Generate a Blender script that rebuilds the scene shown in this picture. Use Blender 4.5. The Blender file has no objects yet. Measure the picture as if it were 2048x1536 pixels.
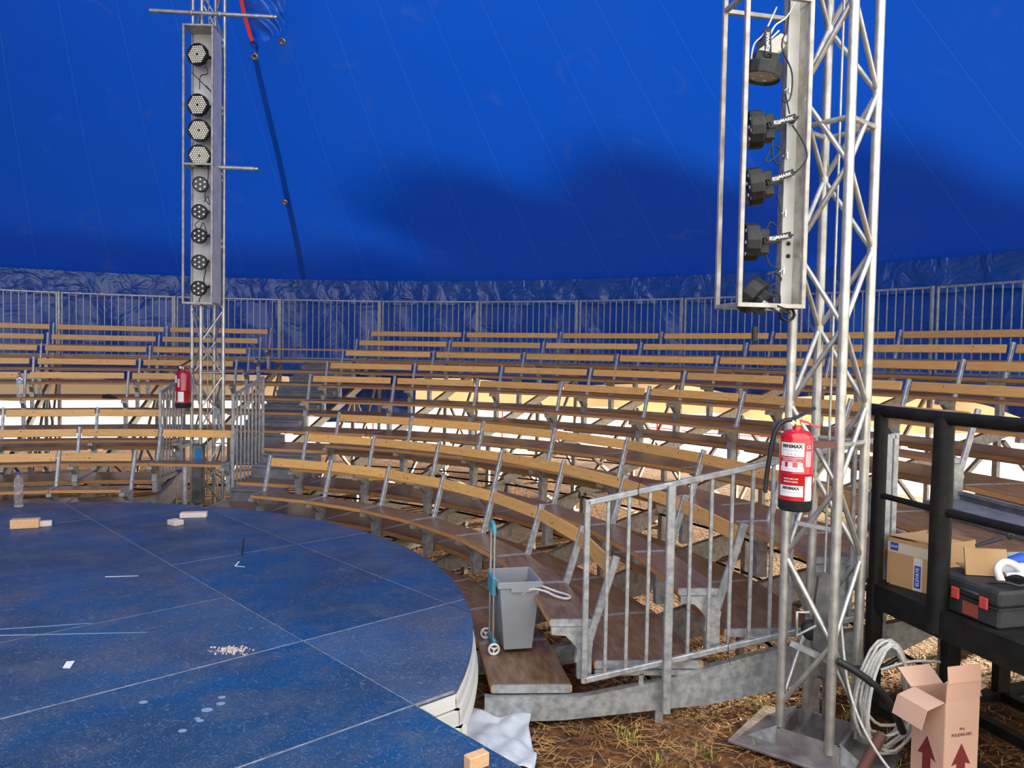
import bpy, math, random
from math import sin, cos, pi, radians, sqrt, atan2
from mathutils import Vector, Matrix
random.seed(7)
S = bpy.context.scene
COL = S.collection

# ------------------------------------------------------------------ camera, world, sun, exposure
EYE = 2.35
cd = bpy.data.cameras.new('camera'); cam = bpy.data.objects.new('camera', cd); COL.objects.link(cam)
cd.sensor_width = 36.0; cd.lens = 36.0 * 1566.94 / 2048.0; cd.clip_start = 0.05; cd.clip_end = 300
_p, _r = 0.0381, 0.0183
F_ = Vector((0, cos(_p), -sin(_p))); U_ = Vector((0, sin(_p), cos(_p))); R_ = Vector((1, 0, 0))
rt = R_ * cos(_r) + U_ * sin(_r); up = -R_ * sin(_r) + U_ * cos(_r)
cam.matrix_world = Matrix(((rt.x, up.x, -F_.x, 0), (rt.y, up.y, -F_.y, 0), (rt.z, up.z, -F_.z, EYE), (0, 0, 0, 1)))
S.camera = cam
S.view_settings.view_transform = 'Standard'; S.view_settings.look = 'None'
S.view_settings.gamma = 1.0; S.view_settings.use_curve_mapping = False
S.view_settings.exposure = 0.30

W = bpy.data.worlds.new('sky'); S.world = W; W.use_nodes = True
wn = W.node_tree.nodes; wl = W.node_tree.links
bg = wn['Background']
tc = wn.new('ShaderNodeTexCoord'); sx = wn.new('ShaderNodeSeparateXYZ'); rp = wn.new('ShaderNodeValToRGB')
wl.new(tc.outputs['Generated'], sx.inputs[0]); wl.new(sx.outputs['Z'], rp.inputs[0]); wl.new(rp.outputs[0], bg.inputs[0])
rp.color_ramp.elements[0].position = 0.0; rp.color_ramp.elements[0].color = (0.80, 0.76, 0.70, 1)
rp.color_ramp.elements[1].position = 0.45; rp.color_ramp.elements[1].color = (0.95, 0.97, 1.0, 1)
bg.inputs[1].default_value = 2.6

sd = bpy.data.lights.new('sun', 'SUN'); sun = bpy.data.objects.new('sun', sd); COL.objects.link(sun)
sd.energy = 34.0; sd.color = (1.0, 0.80, 0.52); sd.angle = radians(1.8)
SUN_AZ, SUN_EL = radians(36), radians(8)      # where the low sun stands: behind the seating, a little right
sdir = Vector((cos(SUN_AZ) * cos(SUN_EL), sin(SUN_AZ) * cos(SUN_EL), sin(SUN_EL)))
sun.rotation_euler = sdir.to_track_quat('Z', 'Y').to_euler()
sun.location = sdir * 30

# ------------------------------------------------------------------ materials
MATS = {}
def mat(name, col, rough=0.5, metal=0.0, col2=None, scale=8.0, bump=0.0, bscale=40.0, stretch=None, spec=0.5, coat=0.0, lo=0.35, hi=0.65, rnd=0.0, detail=5.0, coords='Object'):
    m = bpy.data.materials.new(name); m.use_nodes = True; N = m.node_tree.nodes; L = m.node_tree.links
    b = N['Principled BSDF']; b.inputs['Roughness'].default_value = rough; b.inputs['Metallic'].default_value = metal
    b.inputs['Specular IOR Level'].default_value = spec; b.inputs['Coat Weight'].default_value = coat
    b.inputs['Base Color'].default_value = (*col, 1)
    if col2 or bump:
        t = N.new('ShaderNodeTexCoord'); mp = N.new('ShaderNodeMapping'); L.new(t.outputs[coords], mp.inputs[0])
        if stretch: mp.inputs['Scale'].default_value = stretch
        if rnd:
            oi = N.new('ShaderNodeObjectInfo'); mu = N.new('ShaderNodeMath'); mu.operation = 'MULTIPLY'; mu.inputs[1].default_value = 37.0
            L.new(oi.outputs['Random'], mu.inputs[0]); L.new(mu.outputs[0], mp.inputs['Location'])
    if col2:
        n = N.new('ShaderNodeTexNoise'); n.inputs['Scale'].default_value = scale; n.inputs['Detail'].default_value = detail
        L.new(mp.outputs[0], n.inputs[0])
        r = N.new('ShaderNodeValToRGB'); L.new(n.outputs[0], r.inputs[0])
        r.color_ramp.elements[0].position = lo; r.color_ramp.elements[0].color = (*col, 1)
        r.color_ramp.elements[1].position = hi; r.color_ramp.elements[1].color = (*col2, 1)
        out = r.outputs[0]
        if rnd:
            h = N.new('ShaderNodeHueSaturation'); mr = N.new('ShaderNodeMapRange')
            L.new(oi.outputs['Random'], mr.inputs[0]); mr.inputs[3].default_value = 1 - rnd; mr.inputs[4].default_value = 1 + rnd
            L.new(mr.outputs[0], h.inputs['Value']); L.new(out, h.inputs['Color']); out = h.outputs[0]
        L.new(out, b.inputs['Base Color'])
    if bump:
        n2 = N.new('ShaderNodeTexNoise'); n2.inputs['Scale'].default_value = bscale; n2.inputs['Detail'].default_value = 4
        L.new(mp.outputs[0], n2.inputs[0]); bu = N.new('ShaderNodeBump'); bu.inputs['Strength'].default_value = bump
        bu.inputs['Distance'].default_value = 0.02; L.new(n2.outputs[0], bu.inputs['Height']); L.new(bu.outputs[0], b.inputs['Normal'])
    MATS[name] = m
    return m
G = mat('galvanised', (0.27, 0.28, 0.285), 0.45, 0.45, (0.46, 0.47, 0.46), 22, 0.08, 60)
GR = mat('galvanised_sheet', (0.13, 0.13, 0.14), 0.5, 0.2, (0.21, 0.21, 0.22), 9)
ALU = mat('dull_tube', (0.42, 0.42, 0.38), 0.40, 0.75, (0.60, 0.59, 0.54), 14, 0.05, 80)
FRM = mat('bare_steel', (0.30, 0.28, 0.25), 0.45, 0.6, (0.50, 0.47, 0.42), 12)
CHN = mat('painted_channel', (0.55, 0.54, 0.50), 0.45, 0.3, (0.66, 0.65, 0.62), 5)
PINE = mat('pine', (0.58, 0.29, 0.075), 0.42, 0, (0.70, 0.39, 0.12), 6, stretch=(14, 1.0, 14), rnd=0.12, lo=0.3, hi=0.7)
EDGE = mat('board_edge', (0.42, 0.19, 0.055), 0.5, 0, (0.56, 0.28, 0.09), 8, stretch=(4, 1, 30), rnd=0.1)
FILM = mat('film_faced_board', (0.125, 0.064, 0.034), 0.28, 0, (0.23, 0.13, 0.072), 5, 0.03, 30, stretch=(6, 1.2, 6), rnd=0.18)
BLK = mat('black_plastic', (0.014, 0.014, 0.0145), 0.5, 0, (0.026, 0.026, 0.026), 30, spec=0.35)
BLKP = mat('black_foam_pipe', (0.004, 0.004, 0.004), 0.6, 0, (0.010, 0.0095, 0.008), 9, 0.15, 30, spec=0.25)
CABL = mat('black_cable', (0.012, 0.012, 0.012), 0.5)
WCAB = mat('white_cable', (0.72, 0.70, 0.62), 0.5)
STRAW_ = mat('straw', (0.20, 0.085, 0.02), 0.6, 0, (0.50, 0.28, 0.09), 3, lo=0.4, hi=0.6)
GRASS = mat('grass', (0.16, 0.22, 0.03), 0.6, 0, (0.42, 0.45, 0.08), 5)
SOIL = mat('soil', (0.032, 0.013, 0.005), 0.9, 0, (0.19, 0.068, 0.012), 9, 0.8, 25, detail=10, lo=0.35, hi=0.7)
SAND = mat('pale_yard', (0.62, 0.58, 0.48), 0.9, 0, (0.74, 0.70, 0.60), 0.8)
RED = mat('red_paint', (0.55, 0.008, 0.010), 0.25, 0, coat=0.6)
DRED = mat('dark_red_paint', (0.33, 0.008, 0.012), 0.25, 0, coat=0.6)
WHT = mat('white_label', (0.75, 0.75, 0.74), 0.5)
BRASS = mat('brass', (0.75, 0.48, 0.16), 0.3, 0.9)
CARD = mat('cardboard', (0.40, 0.235, 0.10), 0.8, 0, (0.47, 0.28, 0.13), 3, 0.04, 60)
CARDP = mat('pink_cardboard', (0.60, 0.36, 0.25), 0.8, 0, (0.67, 0.42, 0.30), 2)
GREYP = mat('grey_bin_plastic', (0.24, 0.25, 0.27), 0.45, 0, (0.28, 0.29, 0.31), 4)
TEAL = mat('teal_plastic', (0.06, 0.28, 0.34), 0.4)
BLUEP = mat('blue_print', (0.02, 0.06, 0.33), 0.5)
INKR = mat('dark_red_ink', (0.19, 0.02, 0.018), 0.7)
INKB = mat('black_ink', (0.015, 0.015, 0.015), 0.6)
GINK = mat('grey_print', (0.33, 0.33, 0.34), 0.6)
LEDW = mat('lens_white', (0.85, 0.80, 0.62), 0.15, 0, coat=1)
WOODB = mat('offcut_wood', (0.62, 0.50, 0.40), 0.7, 0, (0.70, 0.58, 0.48), 8, stretch=(10, 1, 10))
WOODO = mat('orange_offcut_wood', (0.60, 0.33, 0.15), 0.65, 0, (0.70, 0.42, 0.22), 8, stretch=(10, 1, 10))
CLOTH = mat('white_cloth', (0.42, 0.44, 0.48), 0.7, 0, (0.58, 0.60, 0.64), 6, 0.7, 14)
FASC = mat('white_fascia', (0.60, 0.58, 0.53), 0.5, 0, (0.70, 0.68, 0.62), 2, stretch=(.2, .2, 3))
STEELR = mat('rusty_base', (0.13, 0.11, 0.11), 0.6, 0.3, (0.26, 0.23, 0.22), 7, 0.2, 30)
GUARD = mat('winch_casing', (0.13, 0.125, 0.125), 0.35, 0.6, (0.28, 0.27, 0.26), 9)
TOOLB = mat('toolbox_plastic', (0.018, 0.020, 0.021), 0.55, 0, (0.034, 0.037, 0.037), 12, spec=0.35)
LATCH = mat('red_latch', (0.52, 0.05, 0.04), 0.5)
ROPE = mat('grey_rope', (0.42, 0.40, 0.36), 0.6, 0, (0.58, 0.56, 0.50), 60)
REDT = mat('red_tape', (0.75, 0.03, 0.02), 0.5)

def glassy(name, col, rough=0.05):
    m = bpy.data.materials.new(name); m.use_nodes = True; b = m.node_tree.nodes['Principled BSDF']
    b.inputs['Base Color'].default_value = (*col, 1); b.inputs['Roughness'].default_value = rough
    b.inputs['Transmission Weight'].default_value = 0.92; b.inputs['IOR'].default_value = 1.25
    return m
PET = glassy('clear_plastic', (0.93, 0.95, 1.0))

def stage_mat():
    m = bpy.data.materials.new('blue_stage_paint'); m.use_nodes = True; N = m.node_tree.nodes; L = m.node_tree.links
    b = N['Principled BSDF']; t = N.new('ShaderNodeTexCoord')
    mp = N.new('ShaderNodeMapping'); L.new(t.outputs['Object'], mp.inputs[0])
    def noise(sc, det, st=None, dist=0.0):
        q = N.new('ShaderNodeMapping'); L.new(mp.outputs[0], q.inputs[0])
        if st: q.inputs['Scale'].default_value = st
        n = N.new('ShaderNodeTexNoise'); n.inputs['Scale'].default_value = sc; n.inputs['Detail'].default_value = det
        n.inputs['Distortion'].default_value = dist; L.new(q.outputs[0], n.inputs[0]); return n.outputs[0]
    def ramp(src, p0, p1, c0=(0, 0, 0, 1), c1=(1, 1, 1, 1)):
        r = N.new('ShaderNodeValToRGB'); L.new(src, r.inputs[0]); e = r.color_ramp.elements
        e[0].position = p0; e[1].position = p1; e[0].color = c0; e[1].color = c1; return r.outputs[0]
    def mix(f, a, c):
        x = N.new('ShaderNodeMix'); x.data_type = 'RGBA'
        L.new(f, x.inputs['Factor']); L.new(a, x.inputs['A'])
        if isinstance(c, tuple): x.inputs['B'].default_value = c
        else: L.new(c, x.inputs['B'])
        return x.outputs['Result']
    base = ramp(noise(1.1, 6, None, 0.6), 0.36, 0.64, (0.028, 0.052, 0.090, 1), (0.008, 0.075, 0.20, 1))
    dirt = ramp(noise(2.6, 12, (1, 1.5, 1), 0.7), 0.46, 0.75)
    c = mix(dirt, base, (0.075, 0.095, 0.13, 1))
    scuf = ramp(noise(7, 14, (1.6, 0.8, 1), 3.0), 0.60, 0.80)
    c = mix(scuf, c, (0.15, 0.19, 0.28, 1))
    brown = ramp(noise(1.3, 12, (1, 1.2, 1), 0.3), 0.62, 0.80)
    c = mix(brown, c, (0.10, 0.085, 0.085, 1))
    fine = ramp(noise(16, 16, (1, 1.3, 1), 4.0), 0.50, 0.66)
    c = mix(fine, c, (0.012, 0.052, 0.150, 1))
    fine2 = ramp(noise(15, 16, (1.2, 1, 1), 6.0), 0.56, 0.68)
    c = mix(fine2, c, (0.13, 0.165, 0.22, 1))
    speck = ramp(noise(60, 2), 0.76, 0.80)
    c = mix(speck, c, (0.36, 0.40, 0.46, 1))
    # board-to-board difference
    oi = N.new('ShaderNodeObjectInfo'); mr = N.new('ShaderNodeMapRange'); L.new(oi.outputs['Random'], mr.inputs[0])
    mr.inputs[3].default_value = 0.86; mr.inputs[4].default_value = 1.06
    h = N.new('ShaderNodeHueSaturation'); L.new(mr.outputs[0], h.inputs['Value']); L.new(c, h.inputs['Color'])
    m2 = N.new('ShaderNodeMapRange'); L.new(oi.outputs['Random'], m2.inputs[0]); m2.inputs[3].default_value = 1.06; m2.inputs[4].default_value = 0.86; L.new(m2.outputs[0], h.inputs['Saturation'])
    L.new(h.outputs[0], b.inputs['Base Color'])
    rr = ramp(noise(2.5, 6), 0.3, 0.7, (0.30, 0.30, 0.30, 1), (0.52, 0.52, 0.52, 1)); L.new(rr, b.inputs['Roughness'])
    b.inputs['Specular IOR Level'].default_value = 0.32
    bu = N.new('ShaderNodeBump'); bu.inputs['Strength'].default_value = 0.08; L.new(noise(30, 6), bu.inputs['Height']); L.new(bu.outputs[0], b.inputs['Normal'])
    return m
STAGE = stage_mat()

C = Vector((-4.3092, 4.6291, 0)); T0 = 1.285; DT = radians(10.0)
def tent_mat(name, col, trans, seams=0, wrinkle=0.0, rough=0.36, wscale=1.2, spec=0.5, cream=False):
    m = bpy.data.materials.new(name); m.use_nodes = True; N = m.node_tree.nodes; L = m.node_tree.links
    b = N['Principled BSDF']; outn = N['Material Output']
    g = N.new('ShaderNodeNewGeometry'); sp = N.new('ShaderNodeVectorMath'); sp.operation = 'SUBTRACT'
    L.new(g.outputs['Position'], sp.inputs[0]); sp.inputs[1].default_value = C
    s = N.new('ShaderNodeSeparateXYZ'); L.new(sp.outputs[0], s.inputs[0])
    n = N.new('ShaderNodeTexNoise'); n.inputs['Scale'].default_value = 0.55; n.inputs['Detail'].default_value = 9
    n.inputs['Distortion'].default_value = 0.5; L.new(sp.outputs[0], n.inputs[0])
    r = N.new('ShaderNodeValToRGB'); L.new(n.outputs[0], r.inputs[0]); e = r.color_ramp.elements
    e[0].position = 0.35; e[1].position = 0.72; e[0].color = (*col, 1); e[1].color = (col[0] + 0.008, col[1] * 1.12 + 0.004, col[2] * 0.92, 1)
    c = r.outputs[0]
    if not cream:   # rubbed, dusty marks
        n3 = N.new('ShaderNodeTexNoise'); n3.inputs['Scale'].default_value = 1.6; n3.inputs['Detail'].default_value = 10; n3.inputs['Distortion'].default_value = 1.0
        L.new(sp.outputs[0], n3.inputs[0]); r3 = N.new('ShaderNodeValToRGB'); L.new(n3.outputs[0], r3.inputs[0])
        r3.color_ramp.elements[0].position = 0.62; r3.color_ramp.elements[1].position = 0.85
        x = N.new('ShaderNodeMix'); x.data_type = 'RGBA'; L.new(r3.outputs[0], x.inputs['Factor']); L.new(c, x.inputs['A']); x.inputs['B'].default_value = (0.09, 0.12, 0.17, 1)
        c = x.outputs['Result']
    if seams:
        at = N.new('ShaderNodeMath'); at.operation = 'ARCTAN2'; L.new(s.outputs['Y'], at.inputs[0]); L.new(s.outputs['X'], at.inputs[1])
        def M(op, a, bb):
            q = N.new('ShaderNodeMath'); q.operation = op
            for i, v in enumerate((a, bb)):
                if isinstance(v, (int, float)): q.inputs[i].default_value = v
                elif v is not None: L.new(v, q.inputs[i])
            return q.outputs[0]
        st = 2 * pi / 60
        a = M('ADD', at.outputs[0], 20 * pi - 1.39 + st / 2)
        a = M('MODULO', a, st); a = M('SUBTRACT', a, st / 2); a = M('ABSOLUTE', a, None)
        ln = N.new('ShaderNodeVectorMath'); ln.operation = 'LENGTH'
        cx = N.new('ShaderNodeCombineXYZ'); L.new(s.outputs['X'], cx.inputs[0]); L.new(s.outputs['Y'], cx.inputs[1]); L.new(cx.outputs[0], ln.inputs[0])
        d = M('MULTIPLY', a, ln.outputs['Value'])
        thin = M('LESS_THAN', d, 0.007); lap = M('LESS_THAN', d, 0.05)
        x = N.new('ShaderNodeMix'); x.data_type = 'RGBA'; L.new(thin, x.inputs['Factor']); L.new(c, x.inputs['A'])
        x.inputs['B'].default_value = (col[0] + 0.035, col[1] + 0.06, col[2] + 0.05, 1); c = x.outputs['Result']
    L.new(c, b.inputs['Base Color']); b.inputs['Roughness'].default_value = rough; b.inputs['Specular IOR Level'].default_value = spec
    if wrinkle:
        n2 = N.new('ShaderNodeTexNoise'); n2.inputs['Scale'].default_value = wscale; n2.inputs['Detail'].default_value = 3; n2.inputs['Distortion'].default_value = 1.5
        L.new(g.outputs['Position'], n2.inputs[0]); bu = N.new('ShaderNodeBump'); bu.inputs['Strength'].default_value = wrinkle; bu.inputs['Distance'].default_value = 0.25
        L.new(n2.outputs[0], bu.inputs['Height']); L.new(bu.outputs[0], b.inputs['Normal'])
    tr = N.new('ShaderNodeBsdfTranslucent'); tr.inputs[0].default_value = (col[0] * 1.2, col[1] * 1.2, min(1, col[2] * 1.3), 1)
    mx = N.new('ShaderNodeMixShader'); mx.inputs[0].default_value = trans
    L.new(b.outputs[0], mx.inputs[1]); L.new(tr.outputs[0], mx.inputs[2]); L.new(mx.outputs[0], outn.inputs['Surface'])
    return m
ROOF = tent_mat('blue_tent_roof', (0.001, 0.056, 0.44), 0.095, seams=1, wrinkle=0.05, rough=0.45, wscale=0.5)
SKIRT = tent_mat('blue_side_wall', (0.004, 0.050, 0.30), 0.05, wrinkle=0.35, rough=0.30, wscale=1.1)
VAL = tent_mat('blue_valance', (0.012, 0.075, 0.36), 0.06, wrinkle=0.45, rough=0.26, wscale=1.9)
FLAP = tent_mat('blue_flap', (0.006, 0.11, 0.60), 0.10, wrinkle=0.12, rough=0.28, wscale=2.0)
CREAM = tent_mat('cream_skirt', (0.60, 0.45, 0.25), 0.12, wrinkle=0.15, rough=0.6, cream=True)

# ------------------------------------------------------------------ mesh helpers
class MB:
    def __init__(s): s.v = []; s.f = []; s.mi = []; s.sm = []
    def add(s, vs, fs, mi=0, smooth=False):
        o = len(s.v); s.v += [tuple(v) for v in vs]
        for f in fs: s.f.append(tuple(i + o for i in f)); s.mi.append(mi); s.sm.append(smooth)
        return s
    def box(s, c, d, R=None, mi=0, ch=0.0):
        x, y, z = d[0] / 2, d[1] / 2, d[2] / 2; vs = []
        c = Vector(c)
        if ch <= 0:
            for k in range(8): vs.append(Vector(((-x, x)[k & 1], (-y, y)[k >> 1 & 1], (-z, z)[k >> 2])))
            fs = [(0, 2, 3, 1), (4, 5, 7, 6), (0, 1, 5, 4), (2, 6, 7, 3), (0, 4, 6, 2), (1, 3, 7, 5)]
        else:
            ch = min(ch, x * .9, y * .9, z * .9)
            P = {}
            for k in range(8):
                sx_, sy_, sz_ = (-1, 1)[k & 1], (-1, 1)[k >> 1 & 1], (-1, 1)[k >> 2]
                for a in range(3):
                    q = [sx_ * (x - ch), sy_ * (y - ch), sz_ * (z - ch)]; q[a] = (sx_ * x, sy_ * y, sz_ * z)[a]
                    P[(k, a)] = len(vs); vs.append(Vector(q))
            fs = []
            base = [((0, 2, 6, 4), 0), ((1, 5, 7, 3), 0), ((0, 4, 5, 1), 1), ((2, 3, 7, 6), 1), ((0, 1, 3, 2), 2), ((4, 6, 7, 5), 2)]
            for q, a in base: fs.append(tuple(P[(k, a)] for k in q))
            for k in range(8):
                tri = (P[(k, 0)], P[(k, 1)], P[(k, 2)]); sg = bin(k).count('1') % 2
                fs.append(tri if sg else tri[::-1])
            for a in range(3):
                b_, c_ = (a + 1) % 3, (a + 2) % 3
                for k in range(8):
                    if k >> a & 1: continue
                    k2 = k | 1 << a
                    fs.append((P[(k, b_)], P[(k2, b_)], P[(k2, c_)], P[(k, c_)]))
        if R is not None: vs = [R @ v for v in vs]
        return s.add([v + c for v in vs], fs, mi)
    def bar(s, p0, p1, w, h, mi=0, roll=0.0, ch=0.0):
        p0, p1 = Vector(p0), Vector(p1); d = p1 - p0; L = d.length
        q = d.to_track_quat('X', 'Z').to_matrix() @ Matrix.Rotation(roll, 3, 'X')
        return s.box((p0 + p1) / 2, (L, w, h), q, mi, ch)
    def tube(s, pts, r, n=8, mi=0, closed=False, caps=True):
        pts = [Vector(p) for p in pts]; m = len(pts); rs = r if isinstance(r, (list, tuple)) else [r] * m
        vs = []; prev = None
        for i, p in enumerate(pts):
            if closed: t = pts[(i + 1) % m] - pts[i - 1]
            else: t = pts[min(i + 1, m - 1)] - pts[max(i - 1, 0)]
            t.normalize()
            if prev is None:
                a = Vector((0, 0, 1)) if abs(t.z) < .9 else Vector((1, 0, 0)); u = t.cross(a).normalized()
            else: u = (prev - t * prev.dot(t)).normalized()
            prev = u; w = t.cross(u)
            for k in range(n): a = 2 * pi * k / n; vs.append(p + (u * cos(a) + w * sin(a)) * rs[i])
        fs = []
        for i in range(m if closed else m - 1):
            j = (i + 1) % m
            for k in range(n): fs.append((i * n + k, i * n + (k + 1) % n, j * n + (k + 1) % n, j * n + k))
        s.add(vs, fs, mi, True)
        if caps and not closed: s.add([vs[k] for k in range(n)], [tuple(range(n))[::-1]], mi); s.add(vs[-n:], [tuple(range(n))], mi)
        return s
    def lathe(s, prof, n=24, c=(0, 0, 0), mi=0, R=None, smooth=True, mif=None):
        vs = []; c = Vector(c)
        for r, z in prof:
            for k in range(n):
                v = Vector((r * cos(2 * pi * k / n), r * sin(2 * pi * k / n), z)); vs.append((R @ v if R is not None else v) + c)
        for i in range(len(prof) - 1):
            s.add([], [], 0)
        o = len(s.v); s.v += [tuple(v) for v in vs]
        for i in range(len(prof) - 1):
            for k in range(n):
                s.f.append((o + i * n + k, o + i * n + (k + 1) % n, o + (i + 1) * n + (k + 1) % n, o + (i + 1) * n + k)); s.mi.append(mif(i) if mif else mi); s.sm.append(smooth)
        return s
    def prism(s, poly, z0, z1, mi=0, side=None, R=None, c=(0, 0, 0)):
        n = len(poly); c = Vector(c)
        vs = [Vector((x, y, z0)) for x, y in poly] + [Vector((x, y, z1)) for x, y in poly]
        if R is not None: vs = [R @ v for v in vs]
        vs = [v + c for v in vs]; o = len(s.v); s.v += [tuple(v) for v in vs]
        s.f.append(tuple(o + i for i in range(n))[::-1]); s.mi.append(mi); s.sm.append(False)
        s.f.append(tuple(o + n + i for i in range(n))); s.mi.append(mi); s.sm.append(False)
        for i in range(n):
            s.f.append((o + i, o + (i + 1) % n, o + n + (i + 1) % n, o + n + i)); s.mi.append(mi if side is None else side); s.sm.append(False)
        return s
    def mesh(s, name, mats):
        me = bpy.data.meshes.new(name); me.from_pydata(s.v, [], s.f)
        for m in (mats if isinstance(mats, (list, tuple)) else [mats]): me.materials.append(m)
        me.polygons.foreach_set('material_index', s.mi); me.polygons.foreach_set('use_smooth', s.sm)
        me.validate(); me.update(); return me
    def obj(s, name, mats, parent=None, loc=None, rotz=0.0):
        o = bpy.data.objects.new(name, s.mesh(name, mats)); COL.objects.link(o)
        if parent: o.parent = parent
        if loc is not None: o.location = loc
        o.rotation_euler.z = rotz
        return o
def inst(name, me, parent=None, loc=(0, 0, 0), rot=None):
    o = bpy.data.objects.new(name, me); COL.objects.link(o); o.location = loc
    if parent: o.parent = parent
    if rot is not None: o.rotation_euler = rot
    return o
def tag(o, label, cat, group=None, kind=None):
    o['label'] = label; o['category'] = cat
    if group: o['group'] = group
    if kind: o['kind'] = kind
    return o
def thing(name, label, cat, loc=(0, 0, 0), rotz=0.0, group=None):
    o = bpy.data.objects.new(name, None); COL.objects.link(o); o.empty_display_size = 0.05
    o.location = loc; o.rotation_euler.z = rotz; return tag(o, label, cat, group)
def dup(o, label=None, group=None, loc=None, rotz=None):
    c = o.copy(); COL.objects.link(c)
    if label: c['label'] = label
    if loc is not None: c.location = loc
    if rotz is not None: c.rotation_euler.z = rotz
    for ch in list(o.children):
        d = ch.copy(); COL.objects.link(d); d.parent = c
        for g in list(ch.children):
            e = g.copy(); COL.objects.link(e); e.parent = d
    return c
def setting(o):
    o['kind'] = 'structure'; return o
def text_mesh(txt, size, spacing=1.0, bold=0.0):
    cu = bpy.data.curves.new('t', 'FONT'); cu.body = txt; cu.size = size; cu.align_x = 'CENTER'; cu.align_y = 'CENTER'
    cu.space_character = spacing; cu.offset = bold; cu.resolution_u = 3
    o = bpy.data.objects.new('t', cu); COL.objects.link(o)
    dg = bpy.context.evaluated_depsgraph_get(); dg.update()
    me = bpy.data.meshes.new_from_object(o.evaluated_get(dg)); vs = [v.co.copy() for v in me.vertices]; fs = [tuple(p.vertices) for p in me.polygons]
    bpy.data.objects.remove(o); bpy.data.curves.remove(cu); bpy.data.meshes.remove(me)
    return vs, fs
def rad(J): return T0 - DT * J
def at(J, r, z=0.0):
    a = rad(J); return Vector((C.x + r * cos(a), C.y + r * sin(a), z))
ORD = ['first', 'second', 'third', 'fourth', 'fifth', 'sixth', 'seventh', 'eighth', 'ninth', 'tenth', 'eleventh']

# ------------------------------------------------------------------ ground and tent (the setting)
def gz(x, y):
    z = 0.012 * sin(x * 2.1 + y) + 0.010 * sin(y * 3.3 - x * 1.3)
    t = max(0.0, min(1.0, (x - 2.1) / 0.5)) * max(0.0, min(1.0, (6.2 - y) / 1.0)); return z * .8 + 0.16 * t * t * (3 - 2 * t)
g = MB(); NX = 150; x0, x1, y0, y1 = -22.0, 14.0, -8.0, 20.5
vs = []; 
for j in range(NX + 1):
    for i in range(NX + 1):
        x = x0 + (x1 - x0) * i / NX; y = y0 + (y1 - y0) * j / NX; vs.append((x, y, gz(x, y) - 0.01))
g.add(vs, [(j * (NX + 1) + i, j * (NX + 1) + i + 1, (j + 1) * (NX + 1) + i + 1, (j + 1) * (NX + 1) + i) for j in range(NX) for i in range(NX)], 0, True)
setting(g.obj('floor', SOIL))
g = MB(); n = 96; RI, RO = 14.6, 110.0
vs = [(C.x + r * cos(2 * pi * k / n), C.y + r * sin(2 * pi * k / n), z) for r, z in ((RI, -0.02), (RI + .3, 0.015), (RO, 0.3)) for k in range(n)]
g.add(vs, [(a * n + k, a * n + (k + 1) % n, (a + 1) * n + (k + 1) % n, (a + 1) * n + k) for a in range(2) for k in range(n)], 0, True)
o = g.obj('trim_1', SAND); setting(o)

RW = 13.4
PROF = [(13.45, 3.90), (12.6, 4.38), (11.2, 5.25), (9.6, 6.30), (8.0, 7.40), (6.0, 8.9), (4.0, 10.6), (2.0, 12.6), (0.6, 14.2)]
OPEN0, OPEN1 = radians(-100), radians(12)       # the open entrance side behind the camera has no side wall
g = MB(); n = 240
def rprof(r):
    for (ra, za), (rb, zb) in zip(PROF, PROF[1:]):
        if rb <= r <= ra: return za + (zb - za) * (ra - r) / (ra - rb)
    return PROF[0][1]
PR = []
for (ra, za), (rb, zb) in zip(PROF, PROF[1:]):
    for k in range(3): PR.append((ra + (rb - ra) * k / 3, za + (zb - za) * k / 3))
PR.append(PROF[-1])
RA0, RA1 = radians(-2), radians(252)      # the roof is built over the part of the ring the photo can see
vs = [(C.x + r * cos(RA0 + (RA1 - RA0) * k / n), C.y + r * sin(RA0 + (RA1 - RA0) * k / n), z) for r, z in PR for k in range(n + 1)]
g.add(vs, [(a * (n + 1) + k, (a + 1) * (n + 1) + k, (a + 1) * (n + 1) + k + 1, a * (n + 1) + k + 1) for a in range(len(PR) - 1) for k in range(n)], 0, True)
setting(g.obj('ceiling', ROOF))
def ringsheet(name, m, R0, ztop, zbot, a0, a1, steps, rows=10, wob=0.04, freq=30, hem=None):
    g = MB(); vs = []
    for j in range(rows + 1):
        t = j / rows
        for i in range(steps + 1):
            a = a0 + (a1 - a0) * i / steps
            zb = zbot(a) if callable(zbot) else zbot
            z = ztop + (zb - ztop) * t
            r = R0 + wob * t * sin(a * freq) + wob * .5 * t * sin(a * freq * 2.7 + 1 + t * 3)
            vs.append((C.x + r * cos(a), C.y + r * sin(a), z))
    w = steps + 1
    g.add(vs, [(j * w + i, j * w + i + 1, (j + 1) * w + i + 1, (j + 1) * w + i) for j in range(rows) for i in range(steps)], 0, True)
    return g.obj(name, m)
def hem(a): return 1.54 + 0.28 * abs(sin((a - T0) / DT * pi / 2 + 0.7)) - 0.05 * sin(a * 19)
setting(ringsheet('wall_back', SKIRT, RW, 3.95, hem, radians(14), radians(238), 620, 16, 0.09, 36))
setting(ringsheet('trim_2', VAL, RW - 0.10, 3.96, lambda a: 3.43 + .012 * sin(a * 60), radians(14), radians(238), 700, 8, 0.03, 90))
tag(ringsheet('ground_skirt', CREAM, RW + 0.35, 1.92, lambda a: 1.20 + 0.05 * sin(a * 36), radians(14), radians(238), 360, 6, 0.05, 24),
    'cream tarpaulin strip hanging below the blue side wall all round the tent', 'tarpaulin')
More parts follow.
